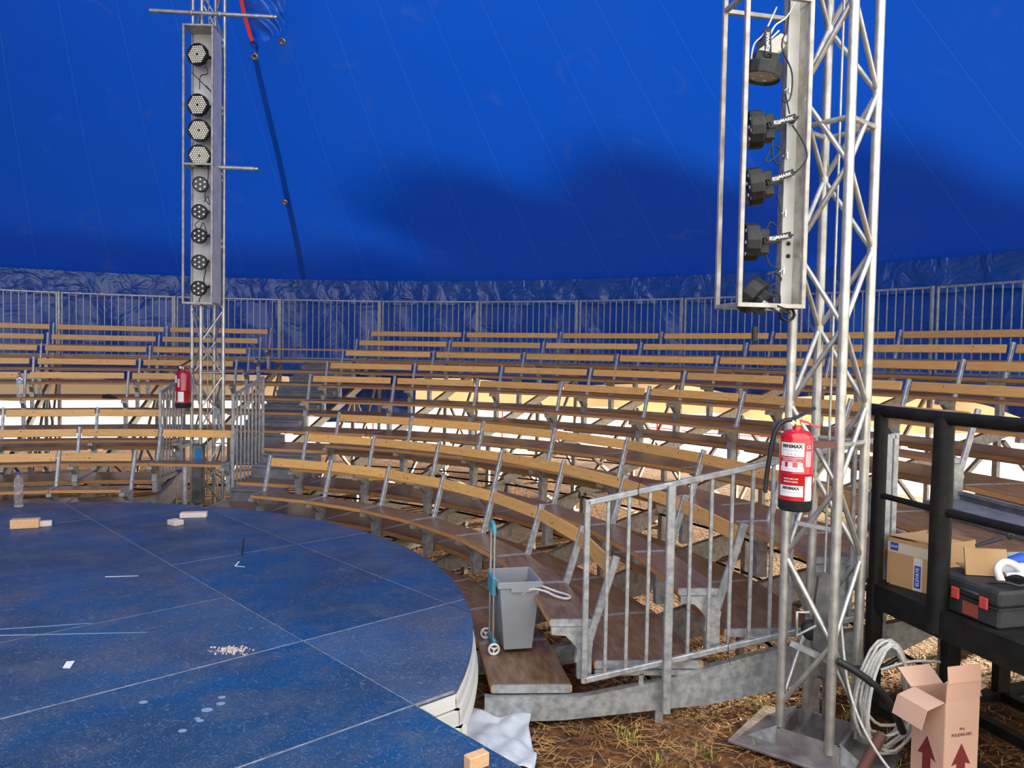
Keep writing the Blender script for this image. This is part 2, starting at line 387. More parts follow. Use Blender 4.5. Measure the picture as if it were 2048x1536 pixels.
# blue tarpaulin drops hanging lower behind the stair aisle and behind the right-hand aisle
for J0, J1, r0, zt, zb, lab in ((-1.62, -0.70, 13.2, 1.9, 0.72, 'blue tarpaulin drop hanging to the ground behind the stair aisle'),
                            (5.35, 5.9, 13.2, 1.9, 0.95, 'blue tarpaulin drop hanging behind the right-hand seats beside the black rail')):
    tag(ringsheet('tarpaulin_drop', SKIRT, r0, zt, zb, rad(J1), rad(J0), 40, 8, 0.07, 70), lab, 'tarpaulin')
# laced overlap of two roof sheets: a narrow flap running up the roof, with a row of eyelets
g = MB(); steps = 46; w = 9; vs = []
for j in range(steps + 1):
    r = 13.3 - j * (13.3 - 8.3) / steps; z = rprof(r)
    for i in range(w + 1):
        t = i / w; a = 1.574 + .036 * (r - 8.36) / 4.91 - 0.009 * t; rr_ = r
        off = 0.035 + 0.012 * sin(j * .37) - .02 * t
        vs.append((C.x + rr_ * cos(a), C.y + rr_ * sin(a) - off * .5, z - off * (1 - 0.7 * t)))
g.add(vs, [(j * (w + 1) + i, (j + 1) * (w + 1) + i, (j + 1) * (w + 1) + i + 1, j * (w + 1) + i + 1) for j in range(steps) for i in range(w)], 0, True)
flap = thing('laced_flap', 'laced overlap flap of blue canvas running up the roof beside the far light tower', 'canvas flap', (C.x, C.y + 13.2, 3.9))
o = g.obj('canvas_strip', FLAP, flap); o.location = -flap.location
eye = MB(); eye.lathe([(0.022, 0), (0.030, .012), (0.055, .012), (0.06, 0)], 14)
eyem = eye.mesh('eyelet', BRASS)
for (r, a) in ((8.08, 1.4999), (8.30, 1.564), (11.01, 1.5918)):
    z = rprof(r)
    o = inst('eyelet', eyem, flap, Vector((C.x + r * cos(a), C.y + r * sin(a) - .09, z - .12)) - flap.location, (radians(180 - 57), 0, 0))
# bunched canvas round the mast top
g = MB(); nu, nv = 44, 26; vs = []
PX = lambda s_, t_: (-4.12 + 0.66 * s_ - 0.10 * t_ * (1 - s_), 10.98 + 0.40 * t_ + 0.05 * s_)
for j in range(nv + 1):
    for i in range(nu + 1):
        s_ = i / nu; t_ = j / nv
        xl = -4.03 + .03 * t_ + .19 * t_ * t_; xr = -3.33 - .08 * t_ * t_; x = xl + (xr - xl) * s_; z = 7.95 - t_ * (1.36 + (1.06 - 1.36) * s_)
        y = 11.45 + .05 * sin(26 * t_ - 14 * s_ * s_) + 0.03 * sin(43 * t_ - 21 * s_) - .10 * sin(pi * s_)
        vs.append((x, y, z))
g.add(vs, [(j * (nu + 1) + i, j * (nu + 1) + i + 1, (j + 1) * (nu + 1) + i + 1, (j + 1) * (nu + 1) + i) for j in range(nv) for i in range(nu)], 0, True)
bun = thing('bunched_canvas', 'gathered blue canvas with a red edge tape beside the far tower top', 'canvas', (-3.6, 11.45, 6.5))
o = g.obj('canvas_folds', FLAP, bun); o.location = -bun.location
g = MB(); vs = []
for j in range(25):
    t = j / 24; x = -4.02 + .03 * t + .20 * t * t; z = 7.9 - 1.20 * t; y = 11.26
    vs += [(x, y, z), (x + .055, y - .01, z + .015)]
g.add(vs, [(2 * j, 2 * j + 1, 2 * j + 3, 2 * j + 2) for j in range(24)], 0, True); o = g.obj('red_tape', REDT, bun); o.location = -bun.location; o['label'] = 'red edge tape'

# ------------------------------------------------------------------ stage
R_ST = 4.10; ZS = 0.61
eA = Vector((cos(radians(43)), sin(radians(43)))); eB = Vector((eA.y, -eA.x))
def clip(poly, n, d):     # keep points with n.p <= d
    out = []
    for i in range(len(poly)):
        a, b = poly[i], poly[(i + 1) % len(poly)]; fa, fb = n.dot(a) - d, n.dot(b) - d
        if fa <= 0: out.append(a)
        if (fa < 0 < fb) or (fb < 0 < fa): t = fa / (fa - fb); out.append(a + (b - a) * t)
    return out
stage_rot = radians(43)
def local_poly(a0, a1, b0, b1, circle=True):
    p = [Vector((a0, -b0)), Vector((a0, -b1)), Vector((a1, -b1)), Vector((a1, -b0))]   # local axes: x along A, y = -B
    if circle:
        for k in range(144):
            t = 2 * pi * k / 144; nn = Vector((cos(t), sin(t)))
            if p: p = clip(p, nn, R_ST)
    return p
A_L = [-4.5, -2.26, 0.0, 2.26, 3.36, 4.5]; GAP = 0.004
BR = {0: [-4.5, -2.3, -.12, 1.0, 3.23], 1: [-4.5, -2.3, -.12, 1.0, 3.23], 2: [-4.5, -2.3, -.12, 1.0, 2.1, 3.23], 3: [-4.5, -2.2, -.07, 2.1, 3.23], 4: [-4.5, -2.2, -.07, 2.1, 3.23]}
BR[1] = [-4.5, -2.3, -.12, 1.0, 2.1, 3.23]; BR[0] = BR[1]
k = 0
panels = []
for i in range(5):
    bs = BR[i]
    for b0, b1 in zip(bs, bs[1:]):
        panels.append((A_L[i], A_L[i + 1], b0, b1, True))
for a0, a1 in ((-2.26, 0), (0, 2.26)):
    for b0, b1 in ((3.23, 4.35), (4.35, 5.47), (5.47, 6.6), (6.6, 7.7)): panels.append((a0, a1, b0, b1, False))
def area(p): return abs(sum(p[i].x * p[(i + 1) % len(p)].y - p[(i + 1) % len(p)].x * p[i].y for i in range(len(p)))) / 2
for (a0, a1, b0, b1, cir) in panels:
    p = local_poly(a0 + GAP, a1 - GAP, b0 + GAP, b1 - GAP, cir)
    if len(p) < 3 or area(p) < .01: continue
    q = [p[0]]
    for v in p[1:]:
        if (v - q[-1]).length > 1e-4: q.append(v)
    if (q[0] - q[-1]).length < 1e-4: q.pop()
    if area(q) and sum(q[i].x * q[(i + 1) % len(q)].y - q[(i + 1) % len(q)].x * q[i].y for i in range(len(q))) < 0: q = q[::-1]
    g = MB(); g.prism(q, -0.022, 0.0)
    ctr = sum((Vector(v) for v in q), Vector((0, 0))) / len(q)
    where = ('far ' if ctr.y > 1.2 else 'near ' if ctr.y < -1.6 else 'middle ') + ('left' if ctr.x < 0 else 'right')
    o = g.obj('stage_deck_panel', STAGE, None, (C.x, C.y, ZS), stage_rot)
    if not cir: lab = 'scuffed blue stage panel of the walkway joining the round stage, %s, %s in from the ring' % ('left half' if ctr.x < 0 else 'right half', ORD[int((b0 - 3.2) / 1.12 + .3)])
    else: lab = 'scuffed blue painted floor panel of the round stage, %s part, at %s ring position' % (where, ORD[k % 11])
    k += 1
    tag(o, lab, 'stage panel', 'blue stage floor panels')
    o['_c'] = (ctr.x, ctr.y, area(q))
# unique labels for the round stage panels: described by row towards the far benches and by place across
rp_ = [o for o in COL.objects if o.name.startswith('stage_deck_panel')]
rows_ = {}
for o in rp_:
    cx_, cy_, ar = o['_c']; wv = Vector((cx_ * cos(stage_rot) - cy_ * sin(stage_rot), cx_ * sin(stage_rot) + cy_ * cos(stage_rot)))
    o['_w'] = (wv.x, wv.y)
srt = sorted(rp_, key=lambda o: -o['_w'][1])
for n_, o in enumerate(srt):
    x_, y_ = o['_w']; far = 'farthest' if n_ < 4 else 'far' if n_ < 10 else 'middle' if n_ < 19 else 'near' if n_ < 27 else 'nearest'
    grp = [q for q in srt if (('farthest' if srt.index(q) < 4 else 'far' if srt.index(q) < 10 else 'middle' if srt.index(q) < 19 else 'near' if srt.index(q) < 27 else 'nearest') == far)]
    grp.sort(key=lambda q: q['_w'][0]); k_ = grp.index(o)
    o['label'] = 'scuffed blue stage floor panel, %s counted from the left in the %s band' % (ORD[k_], far)
for o in rp_: del o['_c']; del o['_w']
# metal strips in the joints, fascia and rims
st = thing('stage_understructure', 'white edged support ring and joint strips under the blue stage floor', 'stage frame', (C.x, C.y, 0), stage_rot)
g = MB()
for (pa, pb) in (((-4.08, -0.0), (4.08, 0.0)),): pass
def seam(a0, b0, a1, b1, w=0.007): g.bar((a0, -b0, ZS - .004), (a1, -b1, ZS - .004), w, 0.009)
def half(b): return sqrt(max(0, 4.09 ** 2 - b * b))
seam(-half(2.1), 2.1, half(2.1), 2.1, .012); seam(-2.5, 3.23, half(3.23), 3.23, .012); seam(2.26, -.07, half(-.07), -.07); seam(-half(1.0), 1.0, 2.26, 1.0, .004)
seam(2.26, -half(2.26), 2.26, half(2.26), .005); seam(3.36, -half(3.36), 3.36, 2.1, .004); seam(-half(-2.3), -2.3, 2.26, -2.3, .004)
seam(0, -4.09, 0, 4.09, .003); seam(-2.26, -half(2.26), -2.26, half(2.26), .004); seam(-2.26, 4.35, 2.26, 4.35, .01)
g.obj('joint_strip', G, st)
for (r, z0, z1, nm) in ((R_ST - .004, ZS - .10, ZS - .024, 'rim_upper'), (R_ST + .018, ZS - .19, ZS - .11, 'rim_lower'), (R_ST + .03, ZS - .28, ZS - .20, 'rim_base'), (R_ST - .06, 0.0, ZS - .28, 'fascia')):
    g = MB(); N_ = 120; pr = [(r - .03, z0), (r, z0), (r + .006, (z0 + z1) / 2), (r, z1), (r - .03, z1)]
    vs = []; A0 = -math.asin(3.23 / R_ST); A1 = pi - A0
    for k in range(N_ + 1):
        t = A0 + (A1 - A0) * k / N_
        for (r_, z_) in pr: vs.append((r_ * cos(t), r_ * sin(t), z_))
    m_ = len(pr); g.add(vs, [(k * m_ + q, (k + 1) * m_ + q, (k + 1) * m_ + q + 1, k * m_ + q + 1) for k in range(N_) for q in range(m_ - 1)], 0, False)
    g.obj(nm, FASC, st)
g = MB()
g.box((2.24, -5.4, ZS - .11), (.04, 4.4, .17)); g.box((-2.24, -5.4, ZS - .11), (.04, 4.4, .17)); g.obj('walkway_edge', FASC, st)
g = MB()
for (yy, z_, hh_, ln) in ((-3.212, ZS - .062, .076, .27), (-3.224, ZS - .150, .080, .30), (-3.236, ZS - .24, .080, .33), (-3.18, ZS - .45, .32, .24)):
    for sg_ in (-1, 1): g = MB(); g.box((sg_ * (2.255 + ln / 2), yy, z_), (ln, .03, hh_)); g.obj('corner_edge', FASC, st)
g = MB()
for a in (-2.1, 0, 2.1):
    for b in (-3, -1, 1, 3, 5, 7):
        if b > 3.2 or a * a + b * b < 15: g.bar((a, -b, 0), (a, -b, ZS - .03), .06, .06)
for b in (5, 7): g.bar((-2.1, -b, ZS - .1), (2.1, -b, ZS - .1), .05, .08)
g.obj('support_post', G, st)

# ------------------------------------------------------------------ bleachers
ROWB = {1: (5.005, 1.064), 2: (5.83, 1.278), 3: (6.679, 1.476), 5: (8.506, 1.944), 6: (9.335, 2.151), 7: (10.175, 2.3745), 8: (11.0, 2.581), 9: (11.804, 2.786)}
SEATZ = {1: .665, 2: .865, 3: 1.07, 5: 1.54, 6: 1.75, 7: 1.97, 8: 2.18, 9: 2.385}
DECK = {1: (4.22, 4.74, .243), 2: (4.88, 5.59, .395), 3: (5.72, 6.43, .60), 4: (6.52, 7.32, .955), 5: (7.48, 8.26, 1.105), 6: (8.38, 9.1, 1.315), 7: (9.20, 9.93, 1.50), 8: (10.03, 10.76, 1.73), 9: (10.85, 11.56, 1.95), 10: (11.66, 12.62, 2.150)}
c5, s5 = cos(DT / 2), sin(DT / 2)
def trap(r0, r1, gap=.004, base=0.0):
    return [(r0 * c5 - base, -r0 * s5 + gap), (r1 * c5 - base, -r1 * s5 + gap), (r1 * c5 - base, r1 * s5 - gap), (r0 * c5 - base, r0 * s5 - gap)]
def place_mid(s, r, z):
    a = T0 - DT * (s + .5); return Vector((C.x + r * cos(a), C.y + r * sin(a), z)), a
def sector_text(s, lower):
    if lower: 
        if s >= 0: return '%s right of the stairs' % ORD[s]
        if s in (-1, -2): return {-1: 'at the foot of the stairs', -2: 'before the far light tower'}[s]
        return '%s left of the far tower' % ORD[-3 - s]
    if s >= -1: return '%s right of the stairs' % ORD[s + 1]
    if s == -2: return 'in the stair aisle'
    return '%s left of the stairs' % ORD[-3 - s]
ROWN = {1: 'front row', 2: 'second row', 3: 'third row', 4: 'fourth tier walkway', 5: 'fourth seating row', 6: 'fifth seating row', 7: 'sixth seating row', 8: 'seventh seating row', 9: 'topmost row', 10: 'top landing'}
def secs(row, what):
    if row in (1, 2, 3):
        if what == 'deck': 
            return {1: range(-5, 7), 2: [-5, -4, -3] + list(range(-1, 7)), 3: [-5, -4, -3] + list(range(-1, 7))}[row]
        if row == 2 and what in ('seat', 'back'): return [-5, -4, -3, -2] + list(range(0, 7))
        return [-5, -4, -3] + list(range(0, 7))
    if row == 4: return [-5, -4, -3] + list(range(-1, 7))
    if what == 'deck': return range(-5, 7)
    hi = 6 if row == 5 else 8
    if what == 'seat' and row == 9: return range(-5, hi)
    return [-5, -4, -3] + list(range(-1, hi))
knot = mat('knot', (0.11, 0.04, 0.015), 0.5)
for row in range(1, 11):
    # footboards
    r0, r1, z = DECK[row]; g = MB(); g.prism(trap(r0, r1, .005, r0), -.045, -.004, 1, None); g.prism(trap(r0 + .004, r1 - .004, .009, r0), -.004, 0.0, 0)
    me = g.mesh('board', [FILM, EDGE]); g = MB()
    eps = []
    for sgn in (-1, 1):
        y0 = sgn * (r0 * s5 - .012); y1 = sgn * (r1 * s5 - .012); eps.append(MB().bar((r0 * c5 - r0 + .01, y0, -.024), (r1 * c5 - r0 - .01, y1, -.024), .016, .052).mesh('end_plate', G))
    g.bar((r0 * c5 - r0 + .05, -r0 * s5 + .1, -.055), (r0 * c5 - r0 + .05, r0 * s5 - .1, -.055), .03, .02)
    me2 = g.mesh('under_batten', G)
    proto = None
    for s in secs(row, 'deck'):
        loc, a = place_mid(s, r0, z); lab = 'brown footboard of the %s, %s' % (ROWN[row], sector_text(s, row < 5))
        if proto is None:
            proto = thing('footboard', lab, 'floorboard', loc, a, 'footboards of the seating stand'); inst('board', me, proto); inst('under_batten', me2, proto); inst('end_plate', eps[0], proto); inst('end_plate', eps[1], proto)
        else: dup(proto, lab, None, loc, a)
    if row not in ROWB: continue
    rb, zb = ROWB[row]; sz = SEATZ[row]
    # seats
    s0 = rb - .42; s1 = rb - .13; g = MB(); g.prism(trap(s0, s1, .004, s0), -.036, -.004, 1); g.prism(trap(s0 + .004, s1 - .004, .008, s0), -.004, 0, 0)
    me = g.mesh('seat_board', [FILM, EDGE]); eps = []
    for sgn in (-1, 1):
        g = MB(); g.bar((s0 * c5 - s0 + .008, sgn * (s0 * s5 - .012), -.02), (s1 * c5 - s0 - .008, sgn * (s1 * s5 - .012), -.02), .018, .044); eps.append(g.mesh('end_plate', G))
    proto = None
    for s in secs(row, 'seat'):
        loc, a = place_mid(s, s0, sz); lab = 'narrow brown bench seat of the %s, %s' % (ROWN[row], sector_text(s, row < 5))
        if proto is None:
            proto = thing('bench_seat', lab, 'bench seat', loc, a, 'bench seats of the stand'); inst('seat_board', me, proto); inst('end_plate', eps[0], proto); inst('end_plate', eps[1], proto)
        else: dup(proto, lab, None, loc, a)
    # backrests: three meshes per row so that the knots differ
    protos = []
    for v in range(3):
        w = rb * s5 - .035 - .03 * (row > 4); g = MB(); lean = Matrix.Rotation(radians(14), 3, 'Y')
        g.box((0, 0, -.065), (.027, 2 * w, .100), lean, 0, .003)
        rr = random.Random(row * 7 + v)
        for q in range(rr.randint(2, 6)):
            y = rr.uniform(-w * .95, w * .95); zz = -.065 + rr.uniform(-.035, .035); rk = rr.uniform(.004, .0075)
            pts = [Vector((-.0142, y + rk * 1.3 * cos(t * pi / 4), 0)) for t in range(8)]
            vv = [lean @ Vector((-.0141, rk * 1.4 * cos(t * pi / 4), rk * sin(t * pi / 4))) + Vector((0, y, 0)) + lean @ Vector((0, 0, zz + .065)) + Vector((0, 0, -.065)) for t in range(8)]
            g.add(vv, [tuple(range(8))[::-1]], 1)
        protos.append(g.mesh('backrest_board', [PINE, knot]))
    for i, s in enumerate(secs(row, 'back')):
        loc, a = place_mid(s, rb * c5 - .03, zb); lab = 'pine backrest board of the %s, %s' % (ROWN[row], sector_text(s, row < 5))
        o = inst('backrest_board', protos[i % 3], None, loc, (0, 0, a)); tag(o, lab, 'backrest', 'pine backrests of the stand')

# radial frames
BX = 4.18
brk = {}
for row, (rb, zb) in ROWB.items():
    sz = SEATZ[row]; s0 = rb - .42 - BX; s1 = rb - .13 - BX
    zl = (0.16 + .196 * (s1)) if row < 4 else (0.72 + .247 * (rb - 7.1))
    g = MB(); poly = [(s1 - .11, zl), (s1 - .02, zl), (s1 - .02, sz - .045), (s0 + .01, sz - .045), (s0 + .01, sz - .085), (s0 + .10, sz - .092), (s1 - .16, sz - .12), (s1 - .115, sz - .17)]
    Rx = Matrix(((1, 0, 0), (0, 0, 1), (0, 1, 0))).to_3x3()
    poly3 = [(x, z) for x, z in poly]
    g.prism(poly3, -.028, .028, 0, None, Rx)
    me_u = g.mesh('seat_bracket', G)
    g = MB(); top = Vector((rb - BX, 0, zb + .012)); bot = Vector((rb - BX - .205, 0, sz - .26)); g.bar(bot, top, .036, .05, 0, 0, .006)
    g.box((rb - BX - .20, 0, sz - .20), (.09, .062, .14), Matrix.Rotation(radians(10), 3, 'Y'))
    me_p = g.mesh('back_post', G)
    brk[row] = (me_u, me_p)
g = MB(); h = .15
g.add([(0, -.03, 0.03), (2.0, -.03, 0.08), (2.92, -.03, .58), (2.92, -.03, .72), (0, -.03, .155), (0, .03, .03), (2.0, .03, .08), (2.92, .03, .58), (2.92, .03, .72), (0, .03, .155)],
      [(0, 1, 2, 3, 4), (9, 8, 7, 6, 5), (0, 5, 6, 1), (1, 6, 7, 2), (2, 7, 8, 3), (3, 8, 9, 4), (4, 9, 5, 0)])
g.v = []; g.f = []; g.mi = []; g.sm = []
pl = [(0, .022), (.5, .03), (1.46, .125), (2.45, .33), (2.93, .57), (2.93, .70), (2.44, .61), (1.72, .44), (1.09, .27), (.66, .186), (.60, .180), (0, .180)]
g.prism(pl, -.03, .03, 0, None, Rx); low_beam = g.mesh('lower_beam', G)
g = MB(); pu = [(2.9, .60), (8.55, 1.93), (8.55, 2.07), (2.9, .735)]; g.prism(pu, -.03, .03, 0, None, Rx); up_beam = g.mesh('upper_beam', G)
def braces(specs, name):
    out = []
    for (xa, za, xb, zb, w) in specs:
        g = MB(); g.bar((xa, 0, za), (xb, 0, zb), w, w); out.append(g.mesh(name, G))
    return out
legs = braces([(3.02, 0, 3.02, .66, .06), (4.7, 0, 4.7, 1.03, .06), (6.6, 0, 6.6, 1.48, .06), (8.45, 0, 8.45, 3.2 - 1.15, .06)], 'leg')
lleg = braces([(1.12, 0, 1.12, .10, .05), (2.15, 0, 2.15, .30, .05)], 'leg')
xarm = braces([(.70, .325, 1.43, .325, .03)], 'deck_arm') + braces([(1.0, .22, 1.0, .32, .03)], 'arm_post')
diag = braces([(3.1, .66, 4.6, .08, .04), (4.8, 1.0, 6.5, .08, .045), (6.7, 1.45, 8.4, .08, .045), (4.8, .12, 6.5, 1.4, .045), (6.7, .12, 8.4, 1.9, .045)], 'diagonal_brace')
foot = MB(); foot.box((0, 0, .012), (.14, .14, .024), None, 0, .004); footm = foot.mesh('foot_plate', G)
topm = MB(); topm.bar((8.42, 0, 2.0), (8.42, 0, 3.47), .04, .04, 0, 0, .004); topm = topm.mesh('rail_post', G)
def ftext(J):
    if J >= 0: return 'bearing the %s bench joint right of the stairs' % ORD[J] if J < 7 else 'at the near end of the stand beside the near tower'
    if J == -1: return 'along the right side of the stair aisle'
    return '%s left of the stair aisle' % ORD[-2 - J]
for J in range(-5, 9):
    p = at(J, BX); fr = thing('stand_frame', 'galvanised radial stand frame, ' + ftext(J) if J < 8 else 'galvanised radial steel frame beyond the right-hand aisle', 'stand frame', p, rad(J), 'radial frames of the stand')
    if J not in (-1, 8) : inst('lower_beam', low_beam, fr)
    if J == -1: inst('lower_beam', low_beam, fr)
    inst('upper_beam', up_beam, fr)
    for l in legs:
        lg = inst('leg', l, fr); xs_ = l.vertices[0].co.x
    for l in lleg: 
        if J < 8: inst('leg', l, fr)
    if J not in (-2, 8):
        for l in xarm: inst(l.name.split('.')[0], l, fr)
    for l in (3.02, 4.7, 6.6, 8.45): inst('foot_plate', footm, fr, (l, 0, 0))
    for l in diag: inst('diagonal_brace', l, fr)
    inst('rail_post', topm, fr)
    for row in ROWB:
        if row < 4:
            ok = J in range(0, 8) or J <= -2 or (row == 2 and J == -1)
        else:
            ok = J <= -2 or J >= -1
            if row == 5 and J > 6: ok = False
        if ok and J < 8: inst('seat_bracket', brk[row][0], fr); inst('back_post', brk[row][1], fr)
# horizontal tie rods between the frames
tl = [(5.30, .20), (5.30, .34), (6.15, .40), (7.15, .30), (7.15, .62), (8.88, .95), (8.88, .40), (10.78, 1.35), (10.78, .5), (12.6, 1.9)]
for q_, (r, z) in enumerate(tl):
    g = MB(); w = r * s5; g.tube([(0, -w + .02, 0), (0, w - .02, 0)], .012, 6); tm = g.mesh('tie_rod', BLKP if z < 1 else G)
    for s in range(-5, 7):
        if s == -2 and r < 7: continue
        loc, a = place_mid(s, r * c5, z)
        tag(inst('tie_rod', tm, None, loc, (0, 0, a)), 'thin tie rod under the benches, %s outward from the stage, %s' % (ORD[q_], sector_text(s, False)), 'tie rod', 'tie rods under the stand')

# stair aisle: grey step boxes and risers
def step_box(s, f0, f1, ra, rb_, z0, z1, lab, riser=True):
    am = T0 - DT * s; a0 = am - DT * f0; a1 = am - DT * f1; a = (a0 + a1) / 2; hw = abs(a0 - a1) / 2
    g = MB(); P_ = [(ra * cos(hw) - ra, -ra * sin(hw)), (rb_ * cos(hw) - ra, -rb_ * sin(hw)), (rb_ * cos(hw) - ra, rb_ * sin(hw)), (ra * cos(hw) - ra, ra * sin(hw))]
    g.prism(P_, 0, z1 - z0)
    g.bar((ra * cos(hw) - ra - .012, -ra * sin(hw), z1 - z0 - .012), (ra * cos(hw) - ra - .012, ra * sin(hw), z1 - z0 - .012), .026, .024)
    o = g.obj('step_box', GR, None, (C.x + ra * cos(a), C.y + ra * sin(a), z0), a); tag(o, lab, 'step', 'grey steel steps'); return o
step_box(-1, .08, .80, 4.76, 4.90, .12, .350, 'grey steel step sheet at the very foot of the stair aisle')
step_box(-1, .10, .80, 5.45, 5.71, .20, .555, 'grey steel step sheet below the third tier in the aisle')
step_box(-1, .12, .80, 6.05, 6.30, .602, .78, 'grey steel half step standing on the third tier in the aisle')
step_box(-1, .14, .84, 6.32, 6.50, .602, .905, 'grey steel riser sheet below the walkway tier in the aisle')
for i, row in enumerate((6, 7, 8, 9, 10)):
    zprev = DECK[row - 1][2]; z = DECK[row][2]; r = DECK[row][0]
    step_box(-2, .36, .985, r - .05, r - .01, zprev + .004, z - .05, 'grey steel riser of the upper stairs, %s from the bottom' % ORD[i])
    step_box(-2, .36, .985, r - .32, r - .055, zprev + .002, zprev + (z - zprev) * .5, 'grey steel half step of the upper stairs, %s from the bottom' % ORD[i])
step_box(-2, .36, .985, 7.46, 7.50, .60, 1.05, 'dark riser sheet under the lowest step of the upper stairs')
# right-hand aisle: grey riser sheets between its tiers
step_box(6, .02, .98, 8.33, 8.36, 1.11, 1.265, 'grey riser sheet of the right-hand aisle, upper one')
step_box(6, .02, .98, 7.99, 8.30, 1.108, 1.20, 'grey half step sheet of the right-hand aisle')
step_box(6, .02, .98, 7.43, 7.46, .965, 1.055, 'grey riser sheet of the right-hand aisle, lower one')

# ------------------------------------------------------------------ guard rails
barm = {}
def vbar(h, w=.018):
    k = (round(h, 3), w)
    if k not in barm: g = MB(); g.box((0, 0, h / 2), (w, w, h), None, 0, .003); barm[k] = g.mesh('baluster', G)
    return barm[k]
RR = 12.67; ZB, ZT = 2.175, 3.45
wp = RR * s5 - .05
g = MB(); g.bar((0, -wp, 0), (0, wp, 0), .034, .034, 0, 0, .005); topb = g.mesh('rail', G)
g = MB(); g.box((0, 0, (ZT - ZB) / 2), (.034, .034, ZT - ZB + .034), None, 0, .005); upm = g.mesh('end_upright', G)
proto = None
for s in range(-6, 7):
    loc, a = place_mid(s, RR * c5, ZB)
    lab = 'galvanised barred guard rail panel on the top tier, ' + (('%s right of the stairs' % ORD[s + 1]) if s > -2 else 'behind the stairs' if s == -2 else '%s left of the stairs' % ORD[-3 - s])
    if proto is None:
        proto = thing('guard_rail_panel', lab, 'guard rail', loc, a, 'guard rail panels along the top tier')
        inst('bottom_rail', topb, proto); inst('top_rail', topb, proto, (0, 0, ZT - ZB))
        for y in (-wp, wp): inst('end_upright', upm, proto, (0, y, 0))
        for i in range(1, 16): inst('baluster', vbar(ZT - ZB), proto, (0, -wp + 2 * wp * i / 16, 0))
    else: dup(proto, lab, None, loc, a)
def slope_rail(J, off, ra, rb_, za, zb_, hgt, nb, label, post=()):
    a = rad(J); d = Vector((cos(a), sin(a), 0)); n_ = Vector((-sin(a), cos(a), 0)) * off
    p0 = C + d * ra + n_; t = thing('sloping_handrail', label, 'handrail', (p0.x, p0.y, za - hgt), a)
    L_ = rb_ - ra; dz = zb_ - za; H = hgt
    g = MB(); g.bar((0, 0, H), (L_, 0, H + dz), .036, .036, 0, 0, .005); g.obj('top_rail', G, t)
    g = MB(); g.bar((0, 0, 0), (L_, 0, dz), .036, .036, 0, 0, .005); g.obj('bottom_rail', G, t)
    g = MB(); g.box((0, 0, H / 2), (.036, .036, H + .036), None, 0, .005); m_ = g.mesh('end_upright', G)
    inst('end_upright', m_, t); inst('end_upright', m_, t, (L_, 0, dz))
    for i in range(1, nb + 1):
        x = L_ * i / (nb + 1); inst('baluster', vbar(H, .022), t, (x, 0, dz * x / L_))
    for x, low in post:
        g = MB(); g.box((0, 0, (H - low) / 2 + low), (.052, .05, H - low), None, 0, .006); g.obj('stanchion', G, t, (x, -.03, dz * x / L_))
    return t
slope_rail(7, -.075, 4.80, 6.77, 1.432, 1.875, 1.125, 14, 'galvanised sloping barred handrail at the near end of the stand', ((.52, -.32), (1.9, -.3)))
slope_rail(-2, .06, 5.95, 6.86, 1.735, 1.935, 1.30, 7, 'galvanised sloping barred handrail left of the far light tower')
slope_rail(-1, -.06, 5.60, 6.51, 1.745, 1.955, 1.30, 7, 'galvanised sloping barred handrail right of the far light tower')
# support pole under the bench in front of the far tower
g = MB(); g.tube([(0, 0, 0), (0, 0, .84)], .034, 14); g.lathe([(.05, 0), (.05, .01), (.034, .012)], 14)
p = at(-1.47, 5.32, 0); tag(g.obj('support_pole', G, None, p), 'round steel pole propping the bench in front of the far light tower', 'pole')
# short backrest-less plank crossing the stair aisle belongs to the topmost bench row (built above)

# ------------------------------------------------------------------ lattice towers
def tower(cx, cy, side, rot, z0, z1, name_lab, node0, pitch, hor, rleg=.0275, rbr=.016):
    t = thing('light_tower', name_lab, 'lattice tower', (cx, cy, z0), rot); Hh = z1 - z0; q = side * .7071
    P4 = [Vector((q * cos(pi / 2 * k), q * sin(pi / 2 * k), 0)) for k in range(4)]
    g = MB(); g.tube([(0, 0, 0), (0, 0, Hh)], rleg, 14); lm = g.mesh('leg', ALU)
    for P_ in P4: inst('leg', lm, t, P_)
    for k in range(4):
        a, b = P4[k], P4[(k + 1) % 4]; z = node0; i = k % 2
        while z + pitch < Hh - .02:
            u, v = (a, b) if i % 2 == 0 else (b, a)
            if z >= -0.001:
                g = MB(); g.tube([u + Vector((0, 0, z)), v + Vector((0, 0, z + pitch))], rbr, 8, 0, False, False); g.obj('diagonal_brace', ALU, t)
            z += pitch; i += 1
        for zh in hor:
            g = MB(); g.tube([a + Vector((0, 0, zh)), b + Vector((0, 0, zh))], rbr, 8, 0, False, False); g.obj('horizontal_brace', ALU, t)
    return t
TR = (1.867, 4.616); TL = (-4.22, 10.85)
twr = tower(TR[0], TR[1], .31, -.076, .10, 7.6, 'near galvanised lattice tower standing on a steel base plate', .18, .4525, (1.77, 3.60, 5.4))
g = MB(); g.tube([(.02, .02, .6), (.02, .02, 7.4)], .008, 6); g.obj('hoist_wire', ALU, twr)
twl = tower(TL[0], TL[1], .31, radians(-2), 0.02, 8.4, 'far galvanised lattice tower standing between the left seating and the stairs', .15, .4525, (2.0, 3.8, 5.6), .026, .014)
g = MB(); g.tube([(0, 0, .3), (0, 0, 8.2)], .008, 6); g.obj('hoist_wire', ALU, twl)
wf = thing('winch', 'tall grey winch casing with a blue plate at the foot of the far tower', 'winch', (TL[0] - .02, TL[1] - .26, .25))
g = MB(); g.box((0, 0, .40), (.15, .10, .80), None, 0, .01); g.obj('casing', GUARD, wf)
g = MB(); g.box((.02, -.054, .66), (.075, .008, .17)); g.obj('blue_plate', mat('blue_enamel', (.01, .14, .42), .4), wf)
